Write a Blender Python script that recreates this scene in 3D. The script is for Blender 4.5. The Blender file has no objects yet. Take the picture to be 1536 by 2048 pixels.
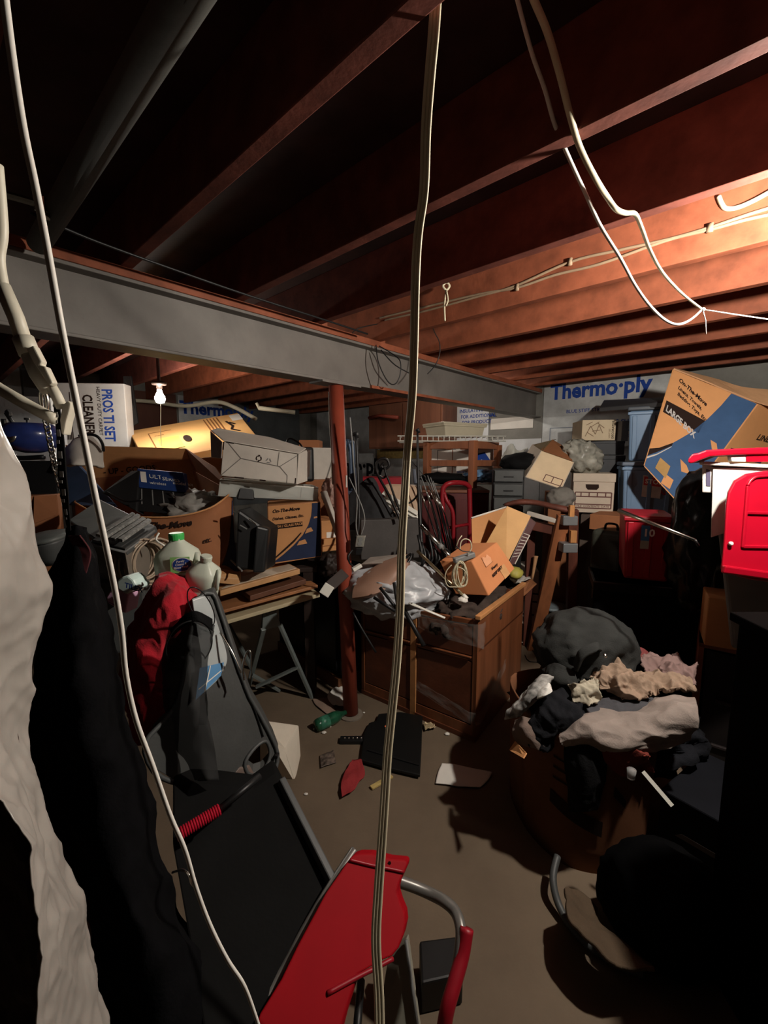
import bpy, bmesh, math, random
import numpy as np
from mathutils import Vector as V, Matrix, noise
random.seed(7)
scene = bpy.context.scene
COL = scene.collection

# ---------------------------------------------------------------- camera
F_PX, PITCH, EYE = 860.0, math.radians(7.0), 1.5
cam_d = bpy.data.cameras.new('camera'); cam = bpy.data.objects.new('camera', cam_d); COL.objects.link(cam)
cam_d.sensor_fit = 'VERTICAL'; cam_d.sensor_height = 36.0; cam_d.lens = F_PX / 2048 * 36.0
cam_d.clip_start = 0.02
cam.location = (0, 0, EYE); cam.rotation_euler = (math.pi / 2 - PITCH, 0, 0)
scene.camera = cam
# ---------------------------------------------------------------- world, exposure
w = bpy.data.worlds.new('basement_dark'); scene.world = w; w.use_nodes = True
w.node_tree.nodes['Background'].inputs[0].default_value = (0.9, 0.95, 1, 1)
w.node_tree.nodes['Background'].inputs[1].default_value = 0.003
vs = scene.view_settings
vs.view_transform = 'Standard'; vs.look = 'None'; vs.gamma = 1; vs.use_curve_mapping = False
vs.exposure = 0.2
BULB_NEAR, BULB_FAR, BULB_BACK = 2900.0, 300.0, 260.0            # emission of the three bare bulbs
BULB_TINT = (1.0, 0.92, 0.81)

# ---------------------------------------------------------------- measuring helpers (real metres from survey points)
_F = V((0, math.cos(PITCH), -math.sin(PITCH))); _U = V((0, math.sin(PITCH), math.cos(PITCH))); _R = V((1, 0, 0))
_C = V((0, 0, EYE))
def ray(u, v): return _F + _R * ((u - 768) / F_PX) - _U * ((v - 1024) / F_PX)
def P(u, v, Y): d = ray(u, v); return _C + d * (Y / d.y)
def Z(u, v, z=0.0): d = ray(u, v); return _C + d * ((z - EYE) / d.z)
TH = math.radians(42.5)
B = V((math.sin(TH), math.cos(TH), 0)); J = V((-math.cos(TH), math.sin(TH), 0))   # along the beam / along the joists
UP = V((0, 0, 1))
def W(s, j, z): return B * s + J * j + UP * z
def hit(u, v, a, b, c):                                   # where the sight line meets the plane a b c
    n = (b - a).cross(c - a); d = ray(u, v); return _C + d * ((a - _C).dot(n) / d.dot(n))
def PL(pts, A, B_, C_):                                   # an outline laid on the plane through three survey points
    a, b, c = P(*A), P(*B_), P(*C_); return [hit(u, v, a, b, c) for u, v in pts]
def onS(u, v, s): d = ray(u, v); return _C + d * ((s - _C.dot(B)) / d.dot(B))
def onJ(u, v, j): d = ray(u, v); return _C + d * ((j - _C.dot(J)) / d.dot(J))

# ---------------------------------------------------------------- materials
def lin(c):
    return tuple((x / 255 / 12.92) if x / 255 <= .04045 else ((x / 255 + .055) / 1.055) ** 2.4 for x in c)
_m = {}
def M(name, rgb, rough=.6, metal=0., var=.12, scale=9., stretch=(1, 1, 1), bump=.15, bscale=60., emit=0, alpha=1., trans=0., sheen=0., spec=.4, coat=0.):
    if name in _m: return _m[name]
    m = bpy.data.materials.new(name); m.use_nodes = True; nt = m.node_tree; bs = nt.nodes['Principled BSDF']
    c = lin(rgb)
    L = nt.links.new
    tc = nt.nodes.new('ShaderNodeTexCoord'); mp = nt.nodes.new('ShaderNodeMapping'); mp.inputs['Scale'].default_value = stretch
    L(tc.outputs['Object'], mp.inputs['Vector'])
    n1 = nt.nodes.new('ShaderNodeTexNoise'); n1.inputs['Scale'].default_value = scale; n1.inputs['Detail'].default_value = 6
    n1.inputs['Roughness'].default_value = .6
    L(mp.outputs[0], n1.inputs['Vector'])
    cr = nt.nodes.new('ShaderNodeValToRGB')
    cr.color_ramp.elements[0].position = .3; cr.color_ramp.elements[1].position = .7
    cr.color_ramp.elements[0].color = (*[x * (1 - var * 1.6) for x in c], 1); cr.color_ramp.elements[1].color = (*[min(1, x * (1 + var)) for x in c], 1)
    L(n1.outputs['Fac'], cr.inputs[0]); L(cr.outputs[0], bs.inputs['Base Color'])
    bs.inputs['Roughness'].default_value = rough; bs.inputs['Metallic'].default_value = metal
    bs.inputs['Specular IOR Level'].default_value = spec
    if coat: bs.inputs['Coat Weight'].default_value = coat
    if sheen: bs.inputs['Sheen Weight'].default_value = sheen
    if alpha < 1: bs.inputs['Alpha'].default_value = alpha
    if trans: bs.inputs['Transmission Weight'].default_value = trans; bs.inputs['IOR'].default_value = 1.25
    if bump:
        n2 = nt.nodes.new('ShaderNodeTexNoise'); n2.inputs['Scale'].default_value = bscale; n2.inputs['Detail'].default_value = 3
        L(mp.outputs[0], n2.inputs['Vector'])
        bp = nt.nodes.new('ShaderNodeBump'); bp.inputs['Strength'].default_value = bump; bp.inputs['Distance'].default_value = .004
        L(n2.outputs['Fac'], bp.inputs['Height']); L(bp.outputs[0], bs.inputs['Normal'])
    if emit:
        bs.inputs['Emission Color'].default_value = (*BULB_TINT, 1); bs.inputs['Emission Strength'].default_value = emit
    _m[name] = m
    return m
def wood(name, rgb, rough=.5, var=.3, along='z', grain=14.):
    s = {'x': (.12, 1, 1), 'y': (1, .12, 1), 'z': (1, 1, .12)}[along]
    return M(name, rgb, rough, var=var, scale=grain, stretch=s, bump=.2, bscale=50)
def mesh_fabric(name, rgb, scale=900., hole=.45):
    m = M(name, rgb, .8, bump=0); nt = m.node_tree; bs = nt.nodes['Principled BSDF']
    bs.inputs['Alpha'].default_value = hole
    return m

CARD = M('cardboard', (196, 140, 92), .75, var=.08, scale=5, bump=.08, bscale=120, spec=.2)
CARD_D = M('cardboard_brown', (150, 98, 66), .8, var=.1, scale=5, bump=.08, spec=.2)
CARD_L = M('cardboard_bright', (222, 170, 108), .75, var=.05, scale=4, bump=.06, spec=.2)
WHITEC = M('white_card', (196, 188, 178), .7, var=.08, scale=6, bump=.1, bscale=40, spec=.2)
PAPER = M('paper', (225, 220, 212), .7, var=.04, bump=.05, spec=.2)
NAVY = M('navy_print', (36, 45, 72), .7, var=.1, bump=0, spec=.2)
BLUEP = M('blue_print', (58, 86, 124), .7, var=.08, bump=0, spec=.2)
INK = M('dark_ink', (42, 30, 26), .8, var=0, bump=0, spec=.1)
INKB = M('blue_ink', (40, 70, 150), .8, var=0, bump=0, spec=.1)
BLK = M('black_plastic', (24, 24, 25), .45, var=.15, bump=.08)
BLKM = M('black_matte', (14, 14, 15), .85, var=.2, bump=.3, bscale=200, spec=.15)
DGREY = M('dark_grey_plastic', (72, 74, 74), .5, var=.12, bump=.1)
GREYP = M('grey_plastic', (122, 122, 120), .5, var=.08, bump=.06)
STEEL = M('bright_steel', (200, 198, 190), .25, metal=1, var=.06, bump=.04)
IRON = M('black_iron', (40, 38, 38), .4, metal=.6, var=.15, bump=.1)
WHITEP = M('white_plastic', (222, 220, 210), .45, var=.04, bump=.03)
CREAM = M('cream_plastic', (205, 196, 172), .5, var=.05, bump=.04)
RED = M('red_plastic', (168, 6, 34), .35, var=.06, bump=.04, scale=5)
REDM = M('red_enamel', (146, 28, 38), .4, var=.1, bump=.05)
REDT = M('dark_red_plastic', (150, 18, 34), .45, var=.08, bump=.05)
TAPE = M('duct_tape', (120, 122, 124), .35, metal=.2, var=.1, bump=.1)

# ---------------------------------------------------------------- mesh building
class MB:
    def __init__(s): s.v = []; s.f = []
    def add(s, vs, fs):
        o = len(s.v); s.v += [V(p) for p in vs]; s.f += [tuple(i + o for i in f) for f in fs]; return s
    def prism(s, poly, vec):
        n = len(poly); p = [V(q) for q in poly]; q = [a + vec for a in p]
        return s.add(p + q, [tuple(range(n)), tuple(range(2 * n - 1, n - 1, -1))] + [(i, (i + 1) % n, n + (i + 1) % n, n + i) for i in range(n)])
    def box(s, c, size, ax=None):
        a = ax or (V((1, 0, 0)), V((0, 1, 0)), UP); h = [x * (d / 2) for x, d in zip(a, size)]; c = V(c)
        return s.prism([c - h[0] - h[1] - h[2], c + h[0] - h[1] - h[2], c + h[0] - h[1] + h[2], c - h[0] - h[1] + h[2]], h[1] * 2)
    def bar(s, p, q, w_, h_, side=None):                  # a rectangular bar from p to q
        p, q = V(p), V(q); d = (q - p).normalized(); sd = side or (UP if abs(d.z) < .9 else V((1, 0, 0)))
        x = d.cross(sd).normalized(); y = x.cross(d).normalized(); x *= w_ / 2; y *= h_ / 2
        return s.prism([p - x - y, p + x - y, p + x + y, p - x + y], q - p)
    def tube(s, pts, r, n=8, closed=False, smooth=0, flat=1.0, twist=None):
        pts = [V(p) for p in pts]
        if smooth: pts = crom(pts, smooth, closed)
        m = len(pts); rr = r if isinstance(r, (list, tuple)) else [r] * m
        if len(rr) != m: rr = list(np.interp(np.linspace(0, 1, m), np.linspace(0, 1, len(rr)), rr))
        vs, nrm = [], None
        for i, p in enumerate(pts):
            a = pts[i - 1] if (i or closed) else p; b = pts[(i + 1) % m] if (i < m - 1 or closed) else p
            d = (b - a).normalized()
            if nrm is None:
                nrm = V(twist) if twist else (UP if abs(d.z) < .8 else V((1, 0, 0)))
            x = nrm - d * nrm.dot(d)
            if x.length < 1e-4: x = d.orthogonal()
            x.normalize(); nrm = x; y = d.cross(x)
            for k in range(n):
                t = 2 * math.pi * k / n; vs.append(p + (x * math.cos(t) * flat + y * math.sin(t)) * rr[i])
        fs = []
        for i in range(m if closed else m - 1):
            for k in range(n):
                i2 = (i + 1) % m; fs.append((i * n + k, i * n + (k + 1) % n, i2 * n + (k + 1) % n, i2 * n + k))
        if not closed: fs += [tuple(range(n - 1, -1, -1)), tuple(range((m - 1) * n, m * n))]
        return s.add(vs, fs)
    def lathe(s, base, prof, axis=UP, n=20, sq=0.0, sx=1., sy=1.):
        a = V(axis).normalized(); x = a.orthogonal().normalized()
        if abs(a.z) > .9: x = V((1, 0, 0)); x = (x - a * x.dot(a)).normalized()
        y = a.cross(x); vs = []; m = len(prof)
        for r, h in prof:
            for k in range(n):
                t = 2 * math.pi * k / n; c_, s_ = math.cos(t), math.sin(t)
                if sq: e = 1 - sq; c_ = math.copysign(abs(c_) ** e, c_); s_ = math.copysign(abs(s_) ** e, s_)
                vs.append(V(base) + a * h + (x * c_ * sx + y * s_ * sy) * r)
        fs = [(i * n + k, i * n + (k + 1) % n, (i + 1) * n + (k + 1) % n, (i + 1) * n + k) for i in range(m - 1) for k in range(n)]
        fs += [tuple(range(n - 1, -1, -1)), tuple(range((m - 1) * n, m * n))]
        return s.add(vs, fs)
    def grid(s, G, thick=.003):                           # G: rows x cols of points -> thin solid
        nr, nc = len(G), len(G[0]); top, bot = [], []
        for i in range(nr):
            for k in range(nc):
                a = G[min(i + 1, nr - 1)][k] - G[max(i - 1, 0)][k]; b = G[i][min(k + 1, nc - 1)] - G[i][max(k - 1, 0)]
                n = a.cross(b)
                n = n.normalized() if n.length > 1e-9 else V((0, -1, 0))
                top.append(G[i][k]); bot.append(G[i][k] - n * thick)
        o = nr * nc; fs = []
        for i in range(nr - 1):
            for k in range(nc - 1):
                a = i * nc + k; fs += [(a, a + 1, a + nc + 1, a + nc), (o + a + nc, o + a + nc + 1, o + a + 1, o + a)]
        edge = [k for k in range(nc)] + [i * nc + nc - 1 for i in range(1, nr)] + [(nr - 1) * nc + k for k in range(nc - 2, -1, -1)] + [i * nc for i in range(nr - 2, 0, -1)]
        for a, b in zip(edge, edge[1:] + edge[:1]): fs.append((a, o + a, o + b, b))
        return s.add(top + bot, fs)
    def lump(s, c, ax, amp=.18, freq=2.2, sub=4, seed=0., floor=None, ridge=True, power=1.0):
        bm = bmesh.new(); bmesh.ops.create_icosphere(bm, subdivisions=sub, radius=1); vs = []
        for v in bm.verts:
            p = v.co.copy()
            if power != 1: p = V([math.copysign(abs(t) ** power, t) for t in p])
            q = p * freq + V((seed, seed * 1.7, -seed))
            d = 0; a = 1
            for o_ in range(3):
                nn = noise.noise(q * (2 ** o_)); d += a * ((1 - 2 * abs(nn)) if ridge else nn); a *= .5
            p *= 1 + amp * (d - .6 if ridge else d)
            p = V(c) + ax[0] * p.x + ax[1] * p.y + ax[2] * p.z
            if floor is not None and p.z < floor: p.z = floor
            vs.append(p)
        fs = [tuple(v.index for v in f.verts) for f in bm.faces]; bm.free()
        return s.add(vs, fs)

def crom(pts, n, closed=False):
    pts = [V(p) for p in pts]; m = len(pts); out = []
    for i in range(m if closed else m - 1):
        if closed: a, b, c, d = pts[i - 1], pts[i], pts[(i + 1) % m], pts[(i + 2) % m]
        else: a, b, c, d = pts[max(i - 1, 0)], pts[i], pts[i + 1], pts[min(i + 2, m - 1)]
        for k in range(n):
            t = k / n; out.append(.5 * ((2 * b) + (c - a) * t + (2 * a - 5 * b + 4 * c - d) * t * t + (3 * b - a - 3 * c + d) * t ** 3))
    if not closed: out.append(pts[-1])
    return out
def patch(rows, nu=40, nv=60, amp=.01, freq=9., seed=0., stretch=(1, 1, 1), ridge=True):
    R = []
    for r in rows:
        q = crom(r, max(2, nu // (len(r) - 1))); idx = np.linspace(0, len(q) - 1, nu); R.append([q[int(i)].lerp(q[min(int(i) + 1, len(q) - 1)], i - int(i)) for i in idx])
    out = []
    for k in range(nu):
        q = crom([r[k] for r in R], max(2, nv // (len(rows) - 1))); idx = np.linspace(0, len(q) - 1, nv)
        out.append([q[int(i)].lerp(q[min(int(i) + 1, len(q) - 1)], i - int(i)) for i in idx])
    G = [[out[k][i] for k in range(nu)] for i in range(nv)]
    H = [[p.copy() for p in r] for r in G]
    for i in range(nv):
        for k in range(nu):
            a = G[min(i + 1, nv - 1)][k] - G[max(i - 1, 0)][k]; b = G[i][min(k + 1, nu - 1)] - G[i][max(k - 1, 0)]
            n = a.cross(b); n = n.normalized() if n.length > 1e-9 else V((0, -1, 0))
            q = V([x * y for x, y in zip(G[i][k], stretch)]) * freq + V((seed, -seed, seed * .5)); d = 0; A = 1
            for o_ in range(3):
                nn = noise.noise(q * (2 ** o_)); d += A * ((1 - 2 * abs(nn)) if ridge else 2 * nn); A *= .45
            H[i][k] = G[i][k] + n * (amp * (d - (.6 if ridge else 0)))
    return H
def pr(row): return [P(*q) for q in row]

_things = []
def _mesh(name, mb, mat, smooth=False):
    me = bpy.data.meshes.new(name); me.from_pydata([tuple(p) for p in mb.v], [], mb.f)
    bm = bmesh.new(); bm.from_mesh(me); bmesh.ops.recalc_face_normals(bm, faces=bm.faces)
    if smooth:
        for f in bm.faces: f.smooth = True
    bm.to_mesh(me); bm.free(); me.materials.append(mat); return me
def _obj(name, mb, mat, smooth=False, bevel=0, parent=None, seg=2):
    o = bpy.data.objects.new(name, _mesh(name, mb, mat, smooth)); COL.objects.link(o)
    if parent: o.parent = parent
    if bevel:
        b = o.modifiers.new('bevel', 'BEVEL'); b.width = bevel; b.segments = seg; b.limit_method = 'ANGLE'; b.angle_limit = .6
        b.harden_normals = False
    return o
def tag(o, label=None, cat=None, group=None, kind=None):
    if label: o['label'] = label
    if cat: o['category'] = cat
    if group: o['group'] = group
    if kind: o['kind'] = kind
    return o
class T:                                                  # a thing of several parts: an Empty at its base
    def __init__(s, name, label, cat, group=None, kind=None):
        s.o = bpy.data.objects.new(name, None); COL.objects.link(s.o); s.o.empty_display_size = .05
        tag(s.o, label, cat, group, kind); _things.append(s.o)
    def part(s, name, mb, mat, parent=None, smooth=False, bevel=0, label=None, kind=None, seg=2):
        o = _obj(name, mb, mat, smooth, bevel, parent or s.o, seg); tag(o, label, None, None, kind); return o
def single(name, label, cat, mb, mat, smooth=False, bevel=0, group=None, kind=None, seg=2):
    o = _obj(name, mb, mat, smooth, bevel, None, seg); tag(o, label, cat, group, kind); _things.append(o); return o
def struct(name, mb, mat, label=None):
    o = _obj(name, mb, mat); tag(o, label, None, None, 'structure'); return o
def settle():                                             # move every thing's origin to the foot of its own bounding box
    done = set()
    for r in _things:
        ms = [o for o in [r] + list(r.children_recursive) if o.type == 'MESH']
        if not ms: continue
        co = [v.co for o in ms for v in o.data.vertices]
        lo = V([min(c[i] for c in co) for i in range(3)]); hi = V([max(c[i] for c in co) for i in range(3)])
        base = V(((lo.x + hi.x) / 2, (lo.y + hi.y) / 2, lo.z)); r.location = base
        for o in ms:
            if o.data.name in done: continue
            o.data.transform(Matrix.Translation(-base)); done.add(o.data.name)

# quads, boxes and faces
class Face:                                               # p0 bottom-left, p1 bottom-right, p2 top-right, p3 top-left as seen
    def __init__(s, p0, p1, p2, p3):
        s.p = [V(p0), V(p1), V(p2), V(p3)]; s.n = (s.p[1] - s.p[0]).cross(s.p[3] - s.p[0]).normalized()
        s.w = (s.p[1] - s.p[0]).length; s.h = (s.p[3] - s.p[0]).length
    def at(s, a, b, off=.0015):
        p = s.p; return (p[0] * (1 - a) + p[1] * a) * (1 - b) + (p[3] * (1 - a) + p[2] * a) * b + s.n * off
def decal(th, face, poly, mat, name='print', off=.0012, parent=None, th_=.0006):
    mb = MB(); mb.prism([face.at(a, b, off) for a, b in poly], face.n * th_); return th.part(name, mb, mat, parent)
def rect(a0, b0, a1, b1): return [(a0, b0), (a1, b0), (a1, b1), (a0, b1)]
def lines(th, face, segs, w_, mat, name='printed_line', off=.0012, parent=None):
    mb = MB()
    for (a, b), (c, d) in segs:
        p, q = face.at(a, b, off), face.at(c, d, off); x = (q - p).cross(face.n).normalized() * w_ / 2
        mb.prism([p - x, q - x, q + x, p + x], face.n * .0006)
    return th.part(name, mb, mat, parent)
_cache = {}
def text(th, face, s_, a, b, h, mat, rot=0, name='lettering', off=.0016, bold=.0, shear=0., parent=None, wide=1.0):
    """string s_ with its lower-left corner at (a,b), cap height h (fraction of the face height), turned rot degrees on the face"""
    cu = bpy.data.curves.new('t', 'FONT'); cu.body = s_; cu.size = 1; cu.offset = bold; cu.shear = shear; cu.resolution_u = 2
    o = bpy.data.objects.new('t', cu); COL.objects.link(o)
    dg = bpy.context.evaluated_depsgraph_get(); me = bpy.data.meshes.new_from_object(o.evaluated_get(dg))
    k = h * face.h / .69; t = math.radians(rot); mb = MB(); o0 = face.at(a, b, off)
    ex = (face.p[1] - face.p[0]).normalized(); ey = (face.p[3] - face.p[0]).normalized()
    dx = ex * math.cos(t) + ey * math.sin(t); dy = ey * math.cos(t) - ex * math.sin(t)
    mb.add([o0 + dx * (v.co.x * k * wide) + dy * (v.co.y * k) for v in me.vertices], [tuple(p.vertices) for p in me.polygons])
    bpy.data.objects.remove(o); bpy.data.curves.remove(cu); bpy.data.meshes.remove(me)
    return th.part(name, mb, mat, parent)
def fbox(u0, Y0, u1, Y1, vb, vt, depth):
    """upright box from its front face: left edge at (u0,Y0) from row vb to vt, right edge at column u1, depth Y1; returns Face, depth vector"""
    a = P(u0, vb, Y0); h = P(u0, vt, Y0).z - a.z; c = P(u1, vb, Y1); c.z = a.z
    f = Face(a, c, c + UP * h, a + UP * h); return f, f.n * -depth
def solid(f, dv): return MB().prism(f.p, dv)
def qface(*q): return Face(*[P(*k) for k in q])
def slab(q, th):
    q = [V(p) for p in q]; n = (q[1] - q[0]).cross(q[-1] - q[0]).normalized(); return MB().prism(q, n * th)
def sideR(f, dv): return Face(f.p[1], f.p[1] + dv, f.p[2] + dv, f.p[2])
def sideL(f, dv): return Face(f.p[0] + dv, f.p[0], f.p[3], f.p[3] + dv)
def topF(f, dv): return Face(f.p[3], f.p[2], f.p[2] + dv, f.p[3] + dv)
def arc(c, r, a0, a1, n, ex, ey): return [c + ex * (r * math.cos(math.radians(a0 + (a1 - a0) * i / n))) + ey * (r * math.sin(math.radians(a0 + (a1 - a0) * i / n))) for i in range(n + 1)]

# ================================================================ STRUCTURE
CONC = M('concrete_floor', (110, 95, 79), .8, var=.14, scale=2.2, bump=.2, bscale=90, spec=.25)
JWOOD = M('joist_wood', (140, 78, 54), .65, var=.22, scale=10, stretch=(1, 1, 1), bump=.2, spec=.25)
JSHADE = M('shaded_joist_wood', (108, 60, 50), .7, var=.25, scale=10, bump=.2, spec=.2)  # joist wood darkened for the near joists, their shade put into the colour
SUBF = M('subfloor_wood', (66, 42, 40), .8, var=.25, scale=6, bump=.2, spec=.2)
WALLM = M('concrete_wall', (128, 126, 120), .85, var=.2, scale=3, bump=.3, bscale=30)
FOIL = M('foil_sheathing', (200, 202, 202), .45, metal=.25, var=.18, scale=5, bump=.25, bscale=14)
FOILW = M('white_sheathing', (206, 208, 210), .5, metal=.1, var=.08, scale=5, bump=.1, bscale=20)
CEIL = 2.24
def wbox(s0, s1, j0, j1, z0, z1): return MB().prism([W(s0, j0, z0), W(s1, j0, z0), W(s1, j1, z0), W(s0, j1, z0)], UP * (z1 - z0))
struct('floor', wbox(-3.4, 4.7, -3.6, 6.0, -.1, 0), CONC)
ceil = struct('ceiling', wbox(-3.4, 4.7, -3.6, 6.0, CEIL + .235, CEIL + .26), SUBF)
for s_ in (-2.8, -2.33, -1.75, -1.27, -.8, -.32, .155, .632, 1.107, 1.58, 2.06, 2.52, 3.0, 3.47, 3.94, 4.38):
    _obj('joist', wbox(s_ - .022, s_ + .022, -3.5, 5.88, CEIL, CEIL + .235), JSHADE if s_ < 1.7 else JWOOD, bevel=.003, parent=ceil)
for s0, s1 in ((1.607, 1.72), (2.088, 2.2)):
    _obj('blocking', wbox(s0, s0 + .04, 1.94, 2.02, CEIL, CEIL + .2), JWOOD, parent=ceil)
wb = struct('wall_back', wbox(4.6, 4.7, -3.6, 6.0, 0, CEIL + .235), WALLM)
wl = struct('wall_left', wbox(-3.4, 4.6, 5.9, 6.0, 0, CEIL + .235), WALLM)

class _S:                                                 # lets decals hang on a piece of the setting
    def __init__(s, o): s.o = o
    part = T.part
def wall_panel(u0, u1, v0, v1, mat, wall='S', name='panel', th=.012):
    if wall == 'S':
        a, b = onS(u0, 918, 4.6), onS(u1, 918, 4.6); top = [onS(u0, v0, 4.6).z, onS(u0, v1, 4.6).z]
    else:
        a, b = onJ(u0, 918, 5.9), onJ(u1, 918, 5.9); top = [onJ(u1, v0, 5.9).z, onJ(u1, v1, 5.9).z]
    z1, z0 = min(top[0], CEIL + .2), max(0.02, top[1])
    f = Face((a.x, a.y, z0), (b.x, b.y, z0), (b.x, b.y, z1), (a.x, a.y, z1))
    for i in range(4): f.p[i] = f.p[i] + f.n * th
    o = _obj(name, MB().prism(f.p, f.n * -th), mat, bevel=.002, parent=wb if wall == 'S' else wl)
    return f, _S(o)
# foil-faced sheathing boards on the far wall
f, t_ = wall_panel(1083, 1350, 762, 1010, FOIL)
text(t_, f, 'Thermo·ply', .06, .845, .11, INKB, bold=.035, parent=t_.o, wide=.92)
text(t_, f, 'BLUE STIFF STRUCTURAL SHEATHING', .2, .73, .025, INKB, bold=.01, parent=t_.o)
for i, s_ in enumerate(('INSULATING SHEATHING', 'FOR ADDITIONAL', 'PRODUCT INFO')): text(t_, f, s_, .34 + .02 * i, .63 - .055 * i, .03, INKB, bold=.02, parent=t_.o)
lines(t_, f, [((.07, .42), (.26, .42)), ((.07, .62), (.26, .62)), ((.07, .42), (.07, .62)), ((.26, .42), (.26, .62)), ((.08, .2), (.17, .2)), ((.08, .32), (.17, .32)), ((.08, .2), (.08, .32)), ((.17, .2), (.17, .32))], .008, M('grey_print', (120, 130, 145), bump=0), parent=t_.o)
f, t_ = wall_panel(880, 976, 806, 962, FOILW)
for i, s_ in enumerate(('INSULATING', 'FOR ADDITIONAL', 'FOR PRODUCT')): text(t_, f, s_, .42 + .03 * i, .85 - .07 * i, .04, INKB, bold=.02, parent=t_.o)
f, t_ = wall_panel(980, 1064, 838, 860, PAPER, name='light_strip')
f, t_ = wall_panel(985, 1082, 880, 1000, FOILW)
f, t_ = wall_panel(636, 752, 826, 1040, FOIL)
text(t_, f, 'Thermo·ply', .03, .46, .12, M('black_ink', (16, 18, 26), bump=0), bold=.035, parent=t_.o)
text(t_, f, 'SHEATHING', .5, .38, .03, INKB, bold=.01, parent=t_.o)
f, t_ = wall_panel(757, 876, 836, 1040, FOIL)
f, t_ = wall_panel(757, 880, 900, 917, M('batt_insulation', (196, 168, 104), .9, var=.3, scale=14, bump=.6), name='insulation_strip', th=.03)
# sheathing on the left wall
f, t_ = wall_panel(362, 448, 800, 1000, FOIL, 'J')
text(t_, f, 'Thermo·ply', .03, .84, .11, INKB, bold=.035, parent=t_.o)
f, t_ = wall_panel(452, 600, 812, 1000, M('dark_board', (92, 96, 98), .7, var=.15, scale=4), 'J')
f, t_ = wall_panel(272, 358, 790, 1000, M('brown_board', (98, 62, 50), .8, var=.15, scale=4), 'J')
f, t_ = wall_panel(60, 268, 740, 1050, M('grey_board', (130, 132, 134), .7, var=.15, scale=4), 'J')
f, t_ = wall_panel(-320, 56, 700, 1100, FOIL, 'J')

# steel beam
BEAMM = M('beam_primer', (112, 107, 102), .55, metal=.1, var=.14, scale=4, bump=.15, bscale=40)
bt = T('steel_beam', 'long grey painted steel I-beam carrying the ceiling joists across the cellar', 'beam')
bt.part('web', wbox(-3.0, 4.6, 1.992, 2.008, 1.955, 2.19), BEAMM)
bt.part('flange', wbox(-3.0, 4.6, 1.935, 2.065, 2.188, 2.202), BEAMM, bevel=.003)
bt.part('flange', wbox(-3.0, 4.6, 1.935, 2.065, 1.942, 1.956), BEAMM, bevel=.003)
bt.part('sill_board', wbox(-3.0, 4.6, 1.93, 2.07, 2.202, 2.239), JWOOD, bevel=.003, label='orange timber plate on top of the beam')
bt.part('wood_strip', wbox(1.98, 3.55, 1.915, 1.934, 1.94, 1.958), JWOOD, label='thin orange batten along the bottom flange')
mb = MB(); mb.tube([Z(u, v, 2.222) for u, v in ((60, 425), (180, 478), (350, 540), (500, 592), (650, 640), (735, 668))], .005, smooth=6)
single('black_cable', 'thin black cable strung along above the steel beam', 'cable', mb, BLK, smooth=True)
mb = MB(); mb.tube([P(752, 690, 2.75), P(757, 725, 2.72), P(775, 762, 2.72), P(790, 768, 2.72), P(800, 750, 2.72), P(800, 722, 2.72), P(782, 706, 2.75), P(758, 692, 2.76)], .0035, smooth=8)
mb.tube([P(762, 700, 2.75), P(790, 730, 2.72), P(830, 752, 2.72)], .0035, smooth=6)
single('cable_loop', 'dark loop of loose cable hanging over the middle of the steel beam', 'cable', mb, BLK, smooth=True)
mb = MB(); mb.tube([P(700, 680, 2.75), P(722, 655, 2.8), P(840, 640, 2.8), P(873, 672, 2.8), P(880, 700, 2.8), P(872, 728, 2.8), P(855, 748, 2.76)], .003, smooth=8)
single('cable_loop', 'thin dark wire arching from under the orange joist down past the long hanging cord', 'cable', mb, BLK, smooth=True)
# duct pipe high left
mb = MB(); mb.lathe(W(.345, -1.2, 2.2), [(.032, 0), (.032, 3.05)], axis=J)
single('ceiling_pipe', 'grey round pipe running under the dark joists at upper left', 'pipe', mb, M('grey_pipe', (78, 78, 74), .8), smooth=True)
mb = MB(); a = Z(-30, 378, 2.2); b_ = Z(86, 412, 2.2); mb.tube([a, b_, b_ + V((.005, .0, -.03))], .01, smooth=4); mb.box(b_, (.03, .03, .035))
single('pipe_strap', 'bright metal strap end beside the beam at far upper left', 'bracket', mb, STEEL, smooth=False)

# post
pt = T('support_post', 'round red-brown steel post standing under the grey beam', 'post')
POSTM = M('post_paint', (142, 62, 44), .5, var=.14, scale=6, bump=.1)
pb = Z(702, 1430, 0); ptop = W(1.735, 1.975, 1.932)
mb = MB(); mb.tube([pb + UP * .012, ptop], .043, n=24); pt.part('shaft', mb, POSTM, smooth=True)
mb = MB(); mb.box(ptop + UP * .004, (.3, .12, .01), (B, J, UP)); pt.part('top_plate', mb, BEAMM)
mb = MB(); mb.lathe(pb, [(.07, 0), (.07, .008), (.05, .012), (0, .012)], n=20); pt.part('base_plate', mb, M('cement', (120, 110, 98), .9))
mb = MB(); mb.tube([ptop.lerp(pb, t) + V((-.044 + .002 * math.sin(t * 40), -.01, 0)) for t in np.linspace(.02, .3, 10)], .004); pt.part('wire', mb, WHITEP, smooth=True, label='white wire down the left side of the post')
mb = MB(); q = ptop.lerp(pb, .29) + V((.04, -.03, 0)); mb.box(q, (.008, .004, .07)); pt.part('sticker', mb, PAPER, label='small white sticker')

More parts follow.
